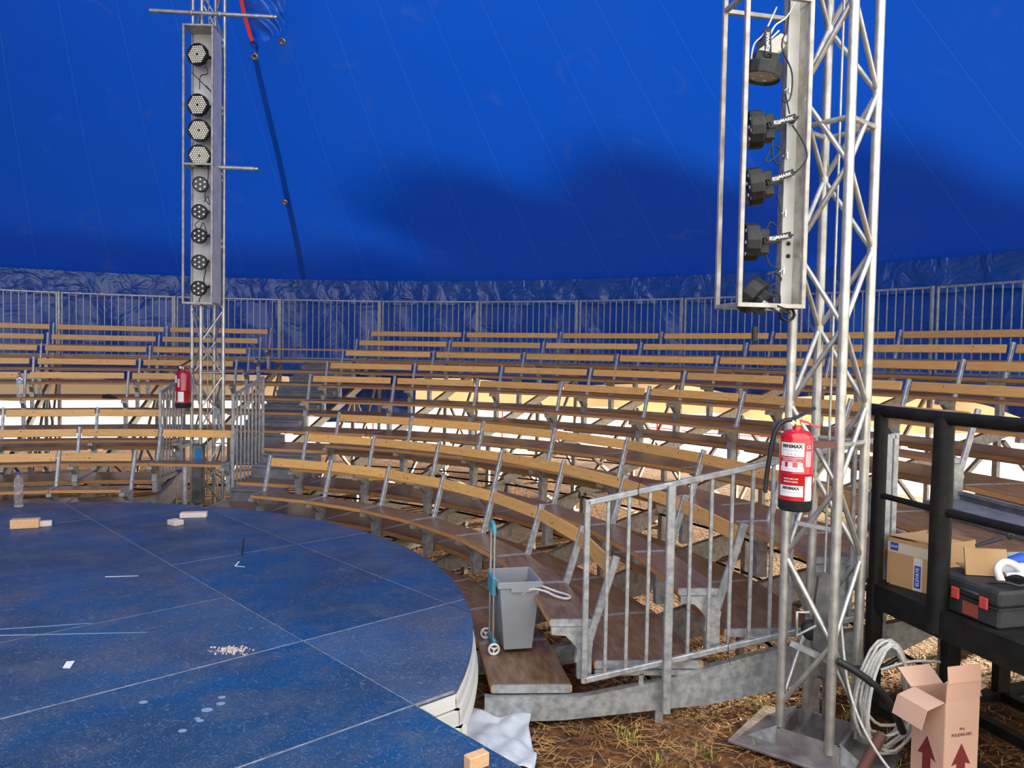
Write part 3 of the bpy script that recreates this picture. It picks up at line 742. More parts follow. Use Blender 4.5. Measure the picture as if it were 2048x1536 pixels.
# base plate and outriggers of the near tower
bp = thing('tower_base', 'rusty steel base plate with flanged socket under the near tower', 'base plate', (TR[0], TR[1], .03), radians(-38))
g = MB(); g.box((0, 0, .015), (.86, .62, .02), None, 0, .004); g.obj('plate', STEELR, bp)
g = MB()
for sx_, sy_, L_ in ((0, -1, 0), (0, 1, 0), (-1, 0, 0), (1, 0, 0)):
    if sx_ == 0: g.box((0, sy_ * .175, .075), (.36, .02, .10))
    else: g.box((sx_ * .175, 0, .075), (.02, .36, .10))
g.obj('socket_wall', STEELR, bp)
for sx_ in (-1, 1):
    for sy_ in (-1, 1):
        g = MB(); g.add([(sx_ * .18, sy_ * .17, .025), (sx_ * .36, sy_ * .17, .025), (sx_ * .18, sy_ * .17, .14), (sx_ * .18, sy_ * .18, .025), (sx_ * .36, sy_ * .18, .025), (sx_ * .18, sy_ * .18, .14)],
              [(0, 1, 2), (5, 4, 3), (0, 3, 4, 1), (1, 4, 5, 2), (2, 5, 3, 0)]); g.obj('gusset', G, bp)
g = MB(); g.tube([(.30, -.22, .03), (.38, -.10, .24)], .03, 10); g.obj('rust_pin', mat('rust', (.12, .05, .035), .7), bp)
# winch inside the near tower
wi = thing('winch', 'grey steel hand winch casing hanging inside the near tower', 'winch', (TR[0] + .02, TR[1] - .02, .62), radians(-12))
g = MB(); pz = [(-.075, .02), (-.02, -.14), (.015, -.16), (.045, .0), (.06, .30), (.055, .44), (.0, .47), (-.05, .44), (-.065, .30)]
g.prism([(x, z) for x, z in pz], -.035, .035, 0, None, Rx); g.obj('casing', GUARD, wi)
g = MB(); g.lathe([(.001, -.03), (.055, -.03), (.055, -.024), (.035, -.024), (.035, .024), (.055, .024), (.055, .03), (.001, .03)], 20, (-.08, 0, .12), 0, Matrix.Rotation(pi / 2, 3, 'X')); g.obj('drum', BLK, wi)
g = MB(); g.tube([(-.06, -.04, .16), (-.17, -.06, .10), (-.17, -.06, .24), (-.10, -.05, .24)], .011, 8); g.obj('crank_handle', ALU, wi)
g = MB(); g.bar((-.02, 0, -.16), (-.10, .02, -.50), .05, .03); g.bar((.02, .02, -.16), (.03, .04, -.55), .04, .03); g.obj('mount_arm', GUARD, wi)

# ------------------------------------------------------------------ lamp cages
def cage(name_lab, O, ang, w, d, h, below, bars, bw=.026, back='right'):
    """frame box: x across (w), y depth (d), z up"""
    t = thing('lamp_cage', name_lab, 'lamp frame', O, ang)
    g = MB(); g.box((0, 0, h / 2), (bw, bw, h), None, 0, .003); um = g.mesh('upright', FRM)
    for x, y in ((0, 0), (w, 0), (0, d), (w, d)): inst('upright', um, t, (x, y, 0))
    for z in bars:
        for (a, b) in (((0, 0), (w, 0)), ((0, 0), (0, d)), ((0, d), (w, d)), ((w, 0), (w, d))):
            g = MB(); g.bar((a[0], a[1], z), (b[0], b[1], z), bw * .95, bw * .95, 0, 0, .002); g.obj('crossbar', FRM, t)
    return t
# near cage
cgr = cage('bare steel cage of stage lamps hung on the near tower', (1.225, 4.27, 2.63), atan2(.22, .97), .385, .25, 3.2, 0, (0.012, 1.68, 3.18))
g = MB(); g.box((.345, .10, 1.6), (.075, .008, 3.14)); g.obj('mounting_strip', CHN, cgr)
g = MB(); g.box((.379, .065, 1.6), (.006, .075, 3.14)); g.box((.309, .115, 1.6), (.006, .03, 3.14)); g.obj('mounting_channel', FRM, cgr)
g = MB()
for z in (.30, .37): g.lathe([(.001, -.004), (.012, -.004), (.012, .004), (.001, .004)], 12, (.345, .094, z), 0, Matrix.Rotation(pi / 2, 3, 'X'))
g.obj('channel_hole', INKB, cgr)
# far cage (lamps face the stage)
cgl = cage('tall bare steel cage of nine stage lamps hung on the far tower', (-4.315, 10.26, 2.93), radians(1), .372, .30, 3.60, 0, (0.012, 1.81, 3.585))
g = MB(); g.box((.19, .29, 1.8), (.34, .012, 3.56)); g.obj('mounting_plate', CHN, cgl)
g = MB(); g.box((.375, .16, 1.8), (.012, .25, 3.56)); g.obj('side_plate', CHN, cgl)
g = MB(); g.box((.19, .15, 3.58), (.36, .28, .008)); g.obj('top_plate', FRM, cgl)

def led_mesh(R_, rings, rdot):
    pts = [(0, 0)]
    if rings == 1:
        for k in range(6): pts.append((R_ * .62 * cos(k * pi / 3 + pi / 6), R_ * .62 * sin(k * pi / 3 + pi / 6)))
    else:
        st_ = R_ * .80 / rings
        for i in range(-rings, rings + 1):
            for j in range(-rings, rings + 1):
                if abs(i + j) <= rings and (i, j) != (0, 0): pts.append((st_ * (i + j * .5), st_ * j * .866))
        pts = pts[1:]
    g = MB(); g.lathe([(.0005, .006), (rdot * .7, .005), (rdot, .001)], 8, (0, 0, 0), 0, Matrix.Rotation(pi / 2, 3, 'X'))
    return pts, g.mesh('led_lens', LEDW)
def par_parts(R_, depth, rings, rdot, mi_body):
    """lamp with its axis along -y (faces -y); origin at yoke clamp behind"""
    Ry = Matrix.Rotation(pi / 2, 3, 'X')      # lathe z axis -> -y
    g = MB(); N_ = 14
    g.lathe([(R_ * .90, depth - .018), (R_ * .97, depth), (R_, depth - .008), (R_, depth * .50), (R_ * .94, depth * .42), (R_ * .60, depth * .36), (R_ * .52, .012), (R_ * .45, 0), (.001, 0)], N_, (0, 0, 0), 0, Ry, False)
    g.box((0, -depth * .2, 0), (R_ * 1.0, depth * .40, R_ * 1.3), None, 0, .006)
    body = g.mesh('housing', BLK)
    g = MB(); g.lathe([(.001, depth - .018), (R_ * .92, depth - .018)], N_, (0, 0, 0), 0, Ry); face = g.mesh('face_plate', mi_body)
    pts_, lm_ = led_mesh(R_, rings, rdot); leds = ([tuple(Ry @ Vector((x, y, depth - .018))) for x, y in pts_], lm_)
    g = MB()   # yoke: two arms either side, joined at the back, plus clamp tail
    for sx_ in (-1, 1): g.bar((sx_ * R_ * .62, -depth * .28, 0), (sx_ * R_ * .62, .11, .035), .036, .007, 0, pi / 2)
    g.bar((-R_ * .62, .11, .035), (R_ * .62, .11, .035), .03, .006)
    yoke = g.mesh('yoke', BLK)
    g = MB()
    for sx_ in (-1, 1): g.lathe([(.001, -.014), (.013, -.014), (.016, -.004), (.016, .004)], 10, (sx_ * (R_ * .62 + .008), -depth * .28, 0), 0, Matrix.Rotation(pi / 2, 3, 'Y'))
    knob = g.mesh('tilt_knob', BLK)
    return body, face, leds, yoke, knob
WHF = mat('lamp_face_black', (0.012, 0.012, 0.013), 0.3)
WFACE = mat('lamp_face_cream', (0.62, 0.52, 0.33), 0.3)
big = par_parts(.145, .13, 4, .0125, WHF); small = par_parts(.100, .13, 1, .0135, WHF); near = par_parts(.105, .135, 1, .012, WHF); nearw = par_parts(.105, .135, 1, .012, WFACE)
def par(kind, loc, eul, label, group):
    t = thing('stage_lamp', label, 'stage lamp', loc, 0, group); t.rotation_euler = eul
    inst('housing', kind[0], t); fp = inst('face_plate', kind[1], t); yk = inst('yoke', kind[3], t); inst('tilt_knob', kind[4], yk)
    for q in kind[2][0]: inst('led_lens', kind[2][1], fp, q)
    return t
import mathutils
mL = Matrix.Translation(cgl.location) @ Matrix.Rotation(radians(1), 4, 'Z')
def zl(y): return 2.35 + (696.5 - y) / 1567.0 * 10.45
for i, y in enumerate((127, 223, 271, 320)):
    p = mL @ Vector((.185, .14, 0)); p.z = zl(y)
    par(big, p, (radians((-4, 0, 3, 4)[i]), 0, radians((-12, -8, 2, 6)[i])), 'large round many-lens stage lamp in the far cage, %s from the top' % ORD[i], 'large stage lamps in the far cage')
for i, y in enumerate((376, 429, 476, 527, 578)):
    p = mL @ Vector((.19, .14, 0)); p.z = zl(y)
    par(small, p, (radians((0, 2, 1, 2, 3)[i]), 0, radians((10, 4, 2, 5, 0)[i])), 'small round seven-lens stage lamp in the far cage, %s below the large ones' % ORD[i], 'small stage lamps in the far cage')
g = MB(); g.bar((-.12, 0, .11), (.14, 0, -.14), .022, .01); g.bar((.06, -.01, -.05), (.14, -.01, -.14), .03, .014)
p = mL @ Vector((.17, .16, 0)); p.z = zl(172); tag(g.obj('spare_yoke', BLK, None, p, radians(12)), 'loose black lamp yoke arm slanting in the far cage between lamps', 'lamp bracket')
mR = Matrix.Translation(cgr.location) @ Matrix.Rotation(atan2(.22, .97), 4, 'Z')
def zr(y): return 2.35 + (718 - y) / 1567.0 * 4.35
def ledmark(par_, R_, depth):
    par_ = [c for c in par_.children if c.name.startswith('yoke')][0]
    g = MB(); tv, tf = text_mesh('MARK', .024, 1.0, .0007); X_ = R_ * .62 + .0046
    tf_ = [f for f in tf]; vs = [(X_ - .0008 if False else X_,   .060 + v.x * 1.05, .023 + v.y + (v.x) * .17) for v in tv]
    g.add(vs, tf_, 0)
    o = g.obj('lettering', WHT, par_)
    g = MB(); g.box((X_ - .0015, .008, .013), (.003, .034, .018)); g.obj('logo_block', WHT, par_)
    g = MB(); tv, tf = text_mesh('LED', .015, 1.0, .0004); g.add([(X_ + .0008, .008 + v.x, .013 + v.y) for v in tv], tf, 0); g.obj('logo_lettering', INKB, par_)
# lamps face -x of the cage (towards the stage): rotate so that local -y points to cage -x
LR = atan2(.22, .97)
specs = [(112, .13, .10, 80, 0, 'tilted straight down, topmost in the near cage', nearw), (258, .175, .08, 4, 6, 'second from the top in the near cage', near),
         (368, .175, .08, 9, 4, 'third from the top in the near cage', near), (485, .16, .08, 0, 0, 'fourth from the top in the near cage', near), (610, .17, .09, -36, 30, 'tilted up and crooked, lowest in the near cage', near)]
for y, x_, y_, tilt, yawd, lab, kd in specs:
    p = mR @ Vector((x_ + .045, y_, 0)); p.z = zr(y)
    # local -y -> world direction of (-x cage), turned slightly toward the viewer
    yaw = LR - pi / 2 + radians(28 + yawd) if False else LR - pi / 2 - radians(14 + yawd)
    e = (Matrix.Rotation(yaw, 3, 'Z') @ Matrix.Rotation(radians(tilt), 3, 'X')).to_euler()
    t = par(kd, p, e, 'black seven-lens stage lamp ' + lab, 'stage lamps in the near cage')
    ledmark(t, .105, .135)
# junction boxes and cables in the near cage
g = MB(); Rj = Matrix.Rotation(radians(-38), 3, 'Y'); g.box((0, 0, 0), (.20, .07, .085), Rj, 0, .012); g.box((.06, -.04, .05), (.03, .02, .03), Rj)
p = mR @ Vector((.24, .16, 0)); p.z = zr(92); tag(g.obj('junction_box', WCAB, None, p, LR), 'cream plastic junction box slanting above the topmost near lamp', 'junction box')
def cable(name, pts, r, m, label, cat='cable', group=None, n=6, sub=6):
    P_ = [Vector(p) for p in pts]; out = []
    for i in range(len(P_) - 1):
        p0 = P_[max(i - 1, 0)]; p1 = P_[i]; p2 = P_[i + 1]; p3 = P_[min(i + 2, len(P_) - 1)]
        for k in range(sub):
            t = k / sub; out.append(.5 * ((2 * p1) + (p2 - p0) * t + (2 * p0 - 5 * p1 + 4 * p2 - p3) * t * t + (3 * p1 - p0 - 3 * p2 + p3) * t ** 3))
    out.append(P_[-1]); c0 = out[0].copy(); g = MB(); g.tube([p - c0 for p in out], r, n)
    return tag(g.obj(name, m, None, c0), label, cat, group)
def rc(x, y, py): p = mR @ Vector((x, y, 0)); p.z = zr(py); return p
cable('lamp_cable', [rc(.30, .08, 0), rc(.27, .05, 60), rc(.24, .05, 100), rc(.30, .04, 150), rc(.29, .03, 200), rc(.25, .03, 210), rc(.26, .04, 190), rc(.30, .05, 230)], .0045, CABL, 'black cable dropping past the topmost near lamp')
cable('lamp_cable', [rc(.30, .02, 255), rc(.36, .0, 290), rc(.37, -.02, 320), rc(.33, .0, 345), rc(.28, .03, 358)], .0045, CABL, 'black cable bulging right between the second and third near lamps')
cable('lamp_cable', [rc(.20, .05, 280), rc(.19, .04, 300), rc(.15, .03, 330), rc(.20, .03, 322), rc(.24, .03, 305), rc(.19, .03, 298), rc(.21, .03, 330), rc(.27, .04, 320), rc(.28, .05, 250)], .0045, CABL, 'looped black cable above the third near lamp')
cable('lamp_cable', [rc(.24, .05, 390), rc(.26, .04, 430), rc(.24, .03, 455), rc(.19, .03, 448), rc(.17, .04, 470)], .0045, CABL, 'black cable between the third and fourth near lamps')
cable('lamp_cable', [rc(.18, .05, 505), rc(.20, .04, 530), rc(.25, .03, 540), rc(.18, .03, 552), rc(.22, .03, 545), rc(.27, .03, 560), rc(.20, .03, 575), rc(.26, .03, 590), rc(.27, .04, 620)], .0045, CABL, 'tangled black cable above the lowest near lamp')
coil = [rc(.30 + .045 * cos(k * .8), .0 + .01 * k / 12, 628 + 14 * sin(k * .8)) for k in range(30)]
cable('lamp_cable', coil, .0045, CABL, 'small black cable coil at the foot of the near cage', sub=2)
cable('lamp_cable', [rc(.22, .08, 20), rc(.16, .1, 70), rc(.10, .1, 95), rc(.09, .1, 130), rc(.14, .1, 128)], .005, WCAB, 'white cable looping left behind the topmost near lamp')
cable('lamp_cable', [rc(.33, .06, 5), rc(.27, .06, 40), rc(.20, .06, 60), rc(.16, .05, 90), rc(.22, .05, 70)], .005, WCAB, 'white cable crossing over the junction box in the near cage')
g = MB(); g.tube([(0, 0, 0), (0, 0, -.075)], .016, 10); g.tube([(-.008, 0, -.07), (-.008, 0, -.10)], .003, 6); g.tube([(.008, 0, -.07), (.008, 0, -.10)], .003, 6)
p = rc(.115, .03, 655); tag(g.obj('power_plug', BLK, None, p), 'black power plug dangling under the near cage', 'plug')
for i, py in enumerate((180, 310, 425, 540)):
    g = MB(); g.box((0, 0, 0), (.010, .014, .04)); g.tube([(-.005, -.01, .015), (-.035, -.012, -.012)], .0025, 5); tag(g.obj('cable_tie', WCAB, None, rc(.305, .07, py), LR), 'white cable tie on the near cage channel, %s from the top' % ORD[i], 'cable tie', 'cable ties on the near cage')
def lc(x, y, py): p = mL @ Vector((x, y, 0)); p.z = zl(py); return p
cable('lamp_cable', [lc(.25, .1, 145), lc(.28, .08, 160), lc(.18, .1, 165), lc(.17, .1, 190)], .006, CABL, 'black cable under the topmost far lamp')
cable('lamp_cable', [lc(.28, .1, 335), lc(.30, .06, 360), lc(.26, .06, 395), lc(.27, .05, 405), lc(.32, .05, 415), lc(.30, .05, 398), lc(.25, .06, 410)], .006, CABL, 'looped black cable beside the small far lamps')
cable('lamp_cable', [lc(.17, .1, 445), lc(.12, .08, 455), lc(.18, .08, 462), lc(.23, .08, 450), lc(.28, .08, 470)], .006, CABL, 'black cable loop between the second and third small far lamps')
cable('lamp_cable', [lc(.26, .1, 540), lc(.25, .05, 565), lc(.28, .03, 580), lc(.20, .02, 605), (mL @ Vector((.34, .0, -.06)))], .007, CABL, 'black cable tangle at the foot of the far cage')
# scaffold tubes through the far tower
for (xa, xb, py, dlt, yy, lab) in ((-4.87, -3.24, 52, -.055, 10.72, 'long horizontal scaffold tube clamped across the far tower top'), (-4.30, -3.47, 348, -.02, 10.70, 'short horizontal scaffold tube sticking out right of the far tower')):
    z = 2.35 + (700 - py) / 1567. * 10.75
    g = MB(); L_ = xb - xa; g.tube([(0, 0, 0), (L_, 0, dlt)], .027, 14, 0, False, False)
    g.lathe([(.027, 0), (.022, 0), (.022, .05)], 14, (L_, 0, dlt), 0, Matrix.Rotation(pi / 2, 3, 'Y'))
    t = thing('scaffold_tube', lab, 'scaffold tube', (xa, yy - .2, z)); g.obj('tube', ALU, t)
    g = MB(); 
    for x in ((.55, .92) if L_ > 1.2 else (.28,)): g.lathe([(.029, -.02), (.036, -.02), (.036, .02), (.029, .02)], 12, (x, 0, dlt * x / L_), 0, Matrix.Rotation(pi / 2, 3, 'Y'))
    g.obj('clamp', FRM, t)

# ------------------------------------------------------------------ fire extinguishers
def extinguisher(loc, rot, s, label, writing, red):
    t = thing('fire_extinguisher', label, 'fire extinguisher', loc, rot); R0 = .090 * s; H = .455 * s
    g = MB(); g.lathe([(.001, 0), (R0 * .9, 0), (R0, .01), (R0, .06 * s), (R0 + .001, .062 * s)], 32); g.obj('foot_ring', BLK, t)
    pr = [(R0 * .995, .058 * s), (R0 * .995, .205 * s), (R0 * 1.012, .208 * s), (R0 * 1.012, .214 * s), (R0 * .995, .217 * s), (R0 * .995, .395 * s)]
    for k in range(1, 9):
        a = k * pi / 16; pr.append((R0 * (.30 + .695 * cos(a)) if k < 8 else R0 * .30, .395 * s + .052 * s * sin(a)))
    pr += [(R0 * .26, .452 * s), (R0 * .25, .470 * s)]
    g = MB(); g.lathe(pr, 40); body_ = g.obj('cylinder', red, t)
    g = MB(); g.lathe([(.018 * s, .465 * s), (.024 * s, .468 * s), (.024 * s, .480 * s), (.017 * s, .484 * s), (.017 * s, .505 * s), (.001, .507 * s)], 16); g.obj('valve', BRASS, t)
    def plate(pts, w, th, z):
        g = MB()
        for a, b in zip(pts, pts[1:]): g.bar(a, b, w, th)
        return g
    g = plate([(-.035 * s, 0, .500 * s), (.01 * s, 0, .522 * s), (.090 * s, 0, .572 * s)], .026 * s, .018 * s, 0); g.obj('squeeze_lever', BLK, t)
    g = plate([(-.005 * s, 0, .500 * s), (.05 * s, 0, .488 * s), (.112 * s, 0, .462 * s)], .022 * s, .012 * s, 0); g.obj('carry_handle', red, t)
    g = MB(); g.lathe([(.001, -.006), (.017 * s, -.006), (.017 * s, .006), (.001, .006)], 14, (-.026 * s, -.012 * s, .482 * s), 0, Matrix.Rotation(pi / 2, 3, 'X')); g.obj('gauge', WHT, t)
    if writing:
        g = MB(); pts = []
        P_ = [(-.03, -.01, .500), (-.065, -.02, .495), (-.10, -.03, .465), (-.125, -.035, .40), (-.14, -.035, .30), (-.152, -.03, .20), (-.157, -.03, .14)]
        P_ = [Vector(p) * s for p in P_]; out = []
        for i in range(len(P_) - 1):
            p0 = P_[max(i - 1, 0)]; p1 = P_[i]; p2 = P_[i + 1]; p3 = P_[min(i + 2, len(P_) - 1)]
            for k in range(5):
                tt = k / 5; out.append(.5 * ((2 * p1) + (p2 - p0) * tt + (2 * p0 - 5 * p1 + 4 * p2 - p3) * tt * tt + (3 * p1 - p0 - 3 * p2 + p3) * tt ** 3))
        out.append(P_[-1]); g.tube(out, .013 * s, 10); hose_ = g.obj('hose', CABL, t)
        g = MB(); e = P_[-1]; g.tube([e + Vector((0, 0, .004)), e + Vector((-.002, 0, -.052)) * s], .0125 * s, 10); g.obj('nozzle', BLK, hose_)
    else:
        g = MB(); g.tube([(-.02 * s, 0, .49 * s), (-.07 * s, .03, .44 * s), (-.085 * s, .06, .3 * s), (-.07 * s, .08, .1 * s)], .010 * s, 8); g.obj('hose', CABL, t)
    def wrap(a0, a1, z0, z1, nm, m, dr=.0009):
        g = MB(); n_ = 14; rr_ = R0 + dr; vs = []
        for k in range(n_ + 1):
            a = radians(a0 + (a1 - a0) * k / n_); vs += [(rr_ * sin(a), -rr_ * cos(a), z0 * s), (rr_ * sin(a), -rr_ * cos(a), z1 * s)]
        g.add(vs, [(2 * k, 2 * k + 2, 2 * k + 3, 2 * k + 1) for k in range(n_)], 0, True); g.obj(nm, m, body_)
    def wtext(txt, size, ang, z, m, bold=0, dr=.0016, sp=1.0):
        tv, tf = text_mesh(txt, size * s, sp, bold * s); g = MB(); rr_ = R0 + dr
        g.add([(rr_ * sin(radians(ang) + v.x / rr_), -rr_ * cos(radians(ang) + v.x / rr_), z * s + v.y) for v in tv], tf, 0); g.obj('lettering', m, body_)
    if writing:
        wrap(-62, 24, .305, .380, 'brand_label', WHT); wrap(-62, 24, .222, .246, 'pictogram_strip', WHT); wrap(-62, 24, .085, .145, 'lower_label', WHT)
        for a0, a1 in ((-58, -42), (-30, -14), (2, 20)): wrap(a0, a1, .240, .272, 'pictogram', WHT)
        for a in (-48, -22, 12): wtext('*', .022, a, .252, GINK, .0006, .002)
        wrap(30, 54, .250, .335, 'notice', mat('faded_pink', (.72, .40, .42), .5)); wrap(30, 62, .062, .196, 'inspection_label', WHT)
        wtext('CE', .024, 41, .358, WHT, .0006); wtext('MINIMAX', .026, -18, .360, INKB, .0013, sp=1.02)
        wtext('EXTINTOR DE INCENDIOS', .0088, -19, .338, GINK, 0); wtext('-   -   -', .016, -18, .318, INKB, .001)
        wtext('1 QUITAR EL PASADOR DE SEGURIDAD', .0072, -20, .296, WHT, .0003); wtext('EN POSICION VERTICAL', .0072, -26, .286, WHT, .0003)
        wtext('DIRIGIR LA BOQUILLA A LA BASE', .0072, -20, .264 + .012, WHT, .0003)
        wtext('NO UTILIZAR EN TENSION', .0080, -19, .234, GINK, 0)
        wtext('POLVO ABC 6 KG', .010, -19, .182, WHT, .0004); wtext('REVISION ANUAL', .010, -19, .166, WHT, .0004)
        wtext('MINIMAX', .022, -19, .130, INKB, .0011); wtext('PROTECCION CONTRA INCENDIOS', .0066, -19, .108, GINK, 0)
        for k in range(5): wtext('- - - - -', .010, 46, .175 - k * .022, GINK, 0)
    else:
        wrap(-78, -28, .30, .39, 'brand_label', WHT); wrap(-78, -40, .08, .20, 'lower_label', WHT); wrap(-18, 26, .075, .195, 'inspection_label', WHT); wrap(-20, -4, .25, .35, 'notice', mat('faded_pink2', (.72, .45, .42), .5))
    return t
ex1 = extinguisher((1.585, 4.33, 1.515), radians(-18), 1.0, 'red fire extinguisher with black hose hung on the near tower', True, RED)
ex2 = extinguisher((-4.41, 10.50, 1.55), radians(0), 1.12, 'red fire extinguisher hung on the far tower', False, DRED)
g = MB(); g.bar((0, 0, 0), (.17, .02, 0), .05, .036); g.bar((.0, .04, -.36), (.02, .1, -.36), .03, .03)
tag(g.obj('hanging_bracket', mat('rust_bracket', (.14, .055, .045), .6), None, (1.66, 4.36, 1.875), radians(10)), 'brown steel strap holding the near extinguisher to the tower leg', 'bracket')

# ------------------------------------------------------------------ bits on the stage and benches
def offcut(loc, rot, d, m, label):
    g = MB(); g.box((0, 0, d[2] / 2), d, None, 0, .004); return tag(g.obj('wood_block', m, None, loc, rot), label, 'wood block', 'wood offcuts on the stage')
offcut((-4.62, 7.42, ZS), radians(20), (.24, .09, .085), WOODO, 'orange-tinted wood block at the left edge of the stage')
offcut((-4.50, 7.50, ZS), radians(28), (.15, .07, .05), WOODB, 'pale wood offcut half behind the orange block on stage')
offcut((-3.26, 8.03, ZS), radians(14), (.26, .10, .05), WOODB, 'longer pale wood offcut lying on the far side of the stage')
offcut((-3.29, 7.66, ZS), radians(-35), (.13, .10, .05), WOODB, 'shorter pale wood offcut just in front of the longer one')
offcut((-.12, 3.235, ZS), radians(38), (.10, .05, .06), WOODO, 'brown wood block on the nearest edge of the stage')
g = MB(); g.tube([(0, 0, 0), (.015, -.01, .14)], [.009, .007], 8); tag(g.obj('black_peg', BLK, None, (-2.26, 6.58, ZS)), 'thin black peg standing upright on the blue stage', 'peg')
def bottle(loc, s, label, water):
    t = thing('water_bottle', label, 'bottle', loc, 0, 'plastic water bottles'); pr = [(.001, 0), (.030, 0), (.036, .006)]
    for k in range(7): z = .02 + k * .022; pr += [(.036, z), (.0325, z + .011)]
    pr += [(.036, .18), (.036, .215), (.032, .245), (.022, .268), (.013, .282), (.013, .295)]
    pr = [(r * s, z * s) for r, z in pr]; g = MB(); g.lathe(pr, 22); g.obj('bottle_body', PET, t)
    g = MB(); g.lathe([(.0145 * s, .288 * s), (.0155 * s, .290 * s), (.0155 * s, .308 * s), (.001, .310 * s)], 16); o = g.obj('cap', BLUEP, t)
    g = MB(); g.lathe([(.0362 * s, .178 * s), (.0362 * s, .212 * s)], 22); g.obj('label_band', mat('bottle_label', (.35, .5, .75), .5), t) if water else None
    return t
bottle((-5.29, 8.38, ZS), 1.22, 'clear ribbed plastic bottle standing on the far left of the stage', False)
p = at(-4.98, 8.20, 1.54); bottle((-7.58, 12.05, 1.54), 1.25, 'clear plastic bottle with blue label standing on a left-hand bench', True)
g = MB(); g.tube([(0, 0, .03), (.10, .0, .035), (.16, 0, .02), (.24, 0, .012)], [.022, .034, .022, .012], 10); g.lathe([(.001, .0), (.02, 0), (.02, .05), (.001, .05)], 10, (.02, 0, 0))
tag(g.obj('microphone', BLK, None, (-6.42, 12.28, 1.54), radians(-8)), 'black hand-held object lying on a left-hand bench', 'microphone')
# chalk lines, tape and droppings on the stage
def flat(name, pts, label, cat, m, z=.0015, g0=None, th=.0012):
    c = sum((Vector(p) for p in pts), Vector((0, 0))) / len(pts); g = MB(); q = [Vector(p) - c for p in pts]
    if sum(q[i].x * q[(i + 1) % len(q)].y - q[(i + 1) % len(q)].x * q[i].y for i in range(len(q))) < 0: q = q[::-1]
    g.prism([(v.x, v.y) for v in q], 0, th); return tag(g.obj(name, m, None, (c.x, c.y, ZS + .0005)), label, cat, g0)
flat('tape_scrap', [(-2.43, 4.26), (-2.39, 4.27), (-2.36, 4.17), (-2.40, 4.17)], 'small pale tape scrap on the near left of the stage', 'tape', WHT)
TAPE = mat('worn_tape', (.16, .27, .42), .6)
flat('tape_line', [(-4.6, 4.30), (-2.62, 4.86), (-2.62, 4.872), (-4.6, 4.325)], 'long faded tape streak across the left of the stage', 'tape', TAPE)
flat('tape_line', [(-3.2, 4.60), (-2.2, 4.72), (-2.2, 4.73), (-3.2, 4.62)], 'shorter faded tape streak beside the long one', 'tape', TAPE)
flat('chalk_mark', [(-3.05, 5.86), (-2.82, 5.90), (-2.82, 5.91), (-3.05, 5.875)], 'small white scratch line in the middle left of the stage', 'mark', WHT)
flat('chalk_mark', [(-2.20, 6.22), (-2.11, 6.20), (-2.11, 6.21), (-2.19, 6.232), (-2.205, 6.36), (-2.215, 6.36)], 'small white L-shaped scratch near the upright black peg', 'mark', WHT)
for i, (x, y, r) in enumerate(((-1.42, 3.85, .020), (-1.40, 3.78, .022), (-1.44, 3.71, .028), (-1.45, 3.62, .014), (-1.43, 3.60, .018), (-1.47, 3.50, .020), (-1.78, 3.78, .022))):
    flat('paint_spot', [(x + r * cos(k * pi / 5), y + .8 * r * sin(k * pi / 5)) for k in range(10)], 'pale paint spot on the near stage panels, %s of the cluster' % ['topmost', 'second from top', 'third from top', 'small one beside the fourth', 'fifth', 'lowest', 'single one left'][i], 'paint spot', mat('spot%d' % i, (.20, .26, .36), .6), g0='pale spots on the near stage')
g = MB(); rr = random.Random(3)
for k in range(170):
    x = rr.gauss(0, .055); y = rr.gauss(0, .03); q = rr.uniform(.002, .006); g.box((x, y, q / 2), (q * 2, q, q), Matrix.Rotation(rr.uniform(0, 3), 3, 'Z'))
tag(g.obj('crumb_pile', WOODB, None, (-1.60, 4.47, ZS)), 'small heap of sawdust crumbs on the near stage seam', 'sawdust', kind='stuff')

# rolling grey bin
bn = thing('rolling_bin', 'grey plastic bin on a folding trolley standing on the front footboard', 'bin', (0.045, 5.60, .243), radians(12))
def tub(g, a, b, h0, h1, t=.006):
    # open tapered tub; a=(wx,wy) bottom, b=top
    def ring(w, z, k=0): x, y = w[0] / 2 - k, w[1] / 2 - k; return [(-x, -y, z), (x, -y, z), (x, y, z), (-x, y, z)]
    vs = ring(a, h0) + ring(b, h1) + ring(b, h1, t) + ring(a, h0 + t, t)
    fs = [(0, 3, 2, 1)]
    for k in range(4): n_ = (k + 1) % 4; fs += [(k, n_, 4 + n_, 4 + k), (4 + k, 4 + n_, 8 + n_, 8 + k), (8 + k, 8 + n_, 12 + n_, 12 + k)]
    fs.append((12, 13, 14, 15)); g.add(vs, fs)
g = MB(); tub(g, (.20, .30), (.29, .36), .03, .50); g.obj('tub', GREYP, bn)
g = MB()
for (x, y, wx, wy) in ((0, -.185, .32, .014), (0, .185, .32, .014), (-.152, 0, .014, .38), (.152, 0, .014, .38)): g.box((x, y, .495), (wx, wy, .045), None, 0, .003)
g.box((0.02, -.193, .462), (.17, .008, .03)); g.obj('rim', GREYP, bn)
g = MB()
for y in (-.07, .07): g.tube([(-.165, y, .05), (-.165, y, .87)], .008, 8)
tt_ = g.obj('trolley_frame', ALU, bn)
g = MB(); g.tube([(-.165, -.07, .83), (-.168, -.066, .885), (-.17, 0, .905), (-.168, .066, .885), (-.165, .07, .83)], .014, 10); g.obj('pull_handle', TEAL, tt_)
g = MB(); g.box((-.165, 0, .46), (.03, .19, .14), None, 0, .008); g.obj('trolley_bracket', TEAL, tt_)
g = MB(); g.box((-.16, 0, .06), (.03, .20, .05), None, 0, .006); g.obj('trolley_axle_block', TEAL, tt_)
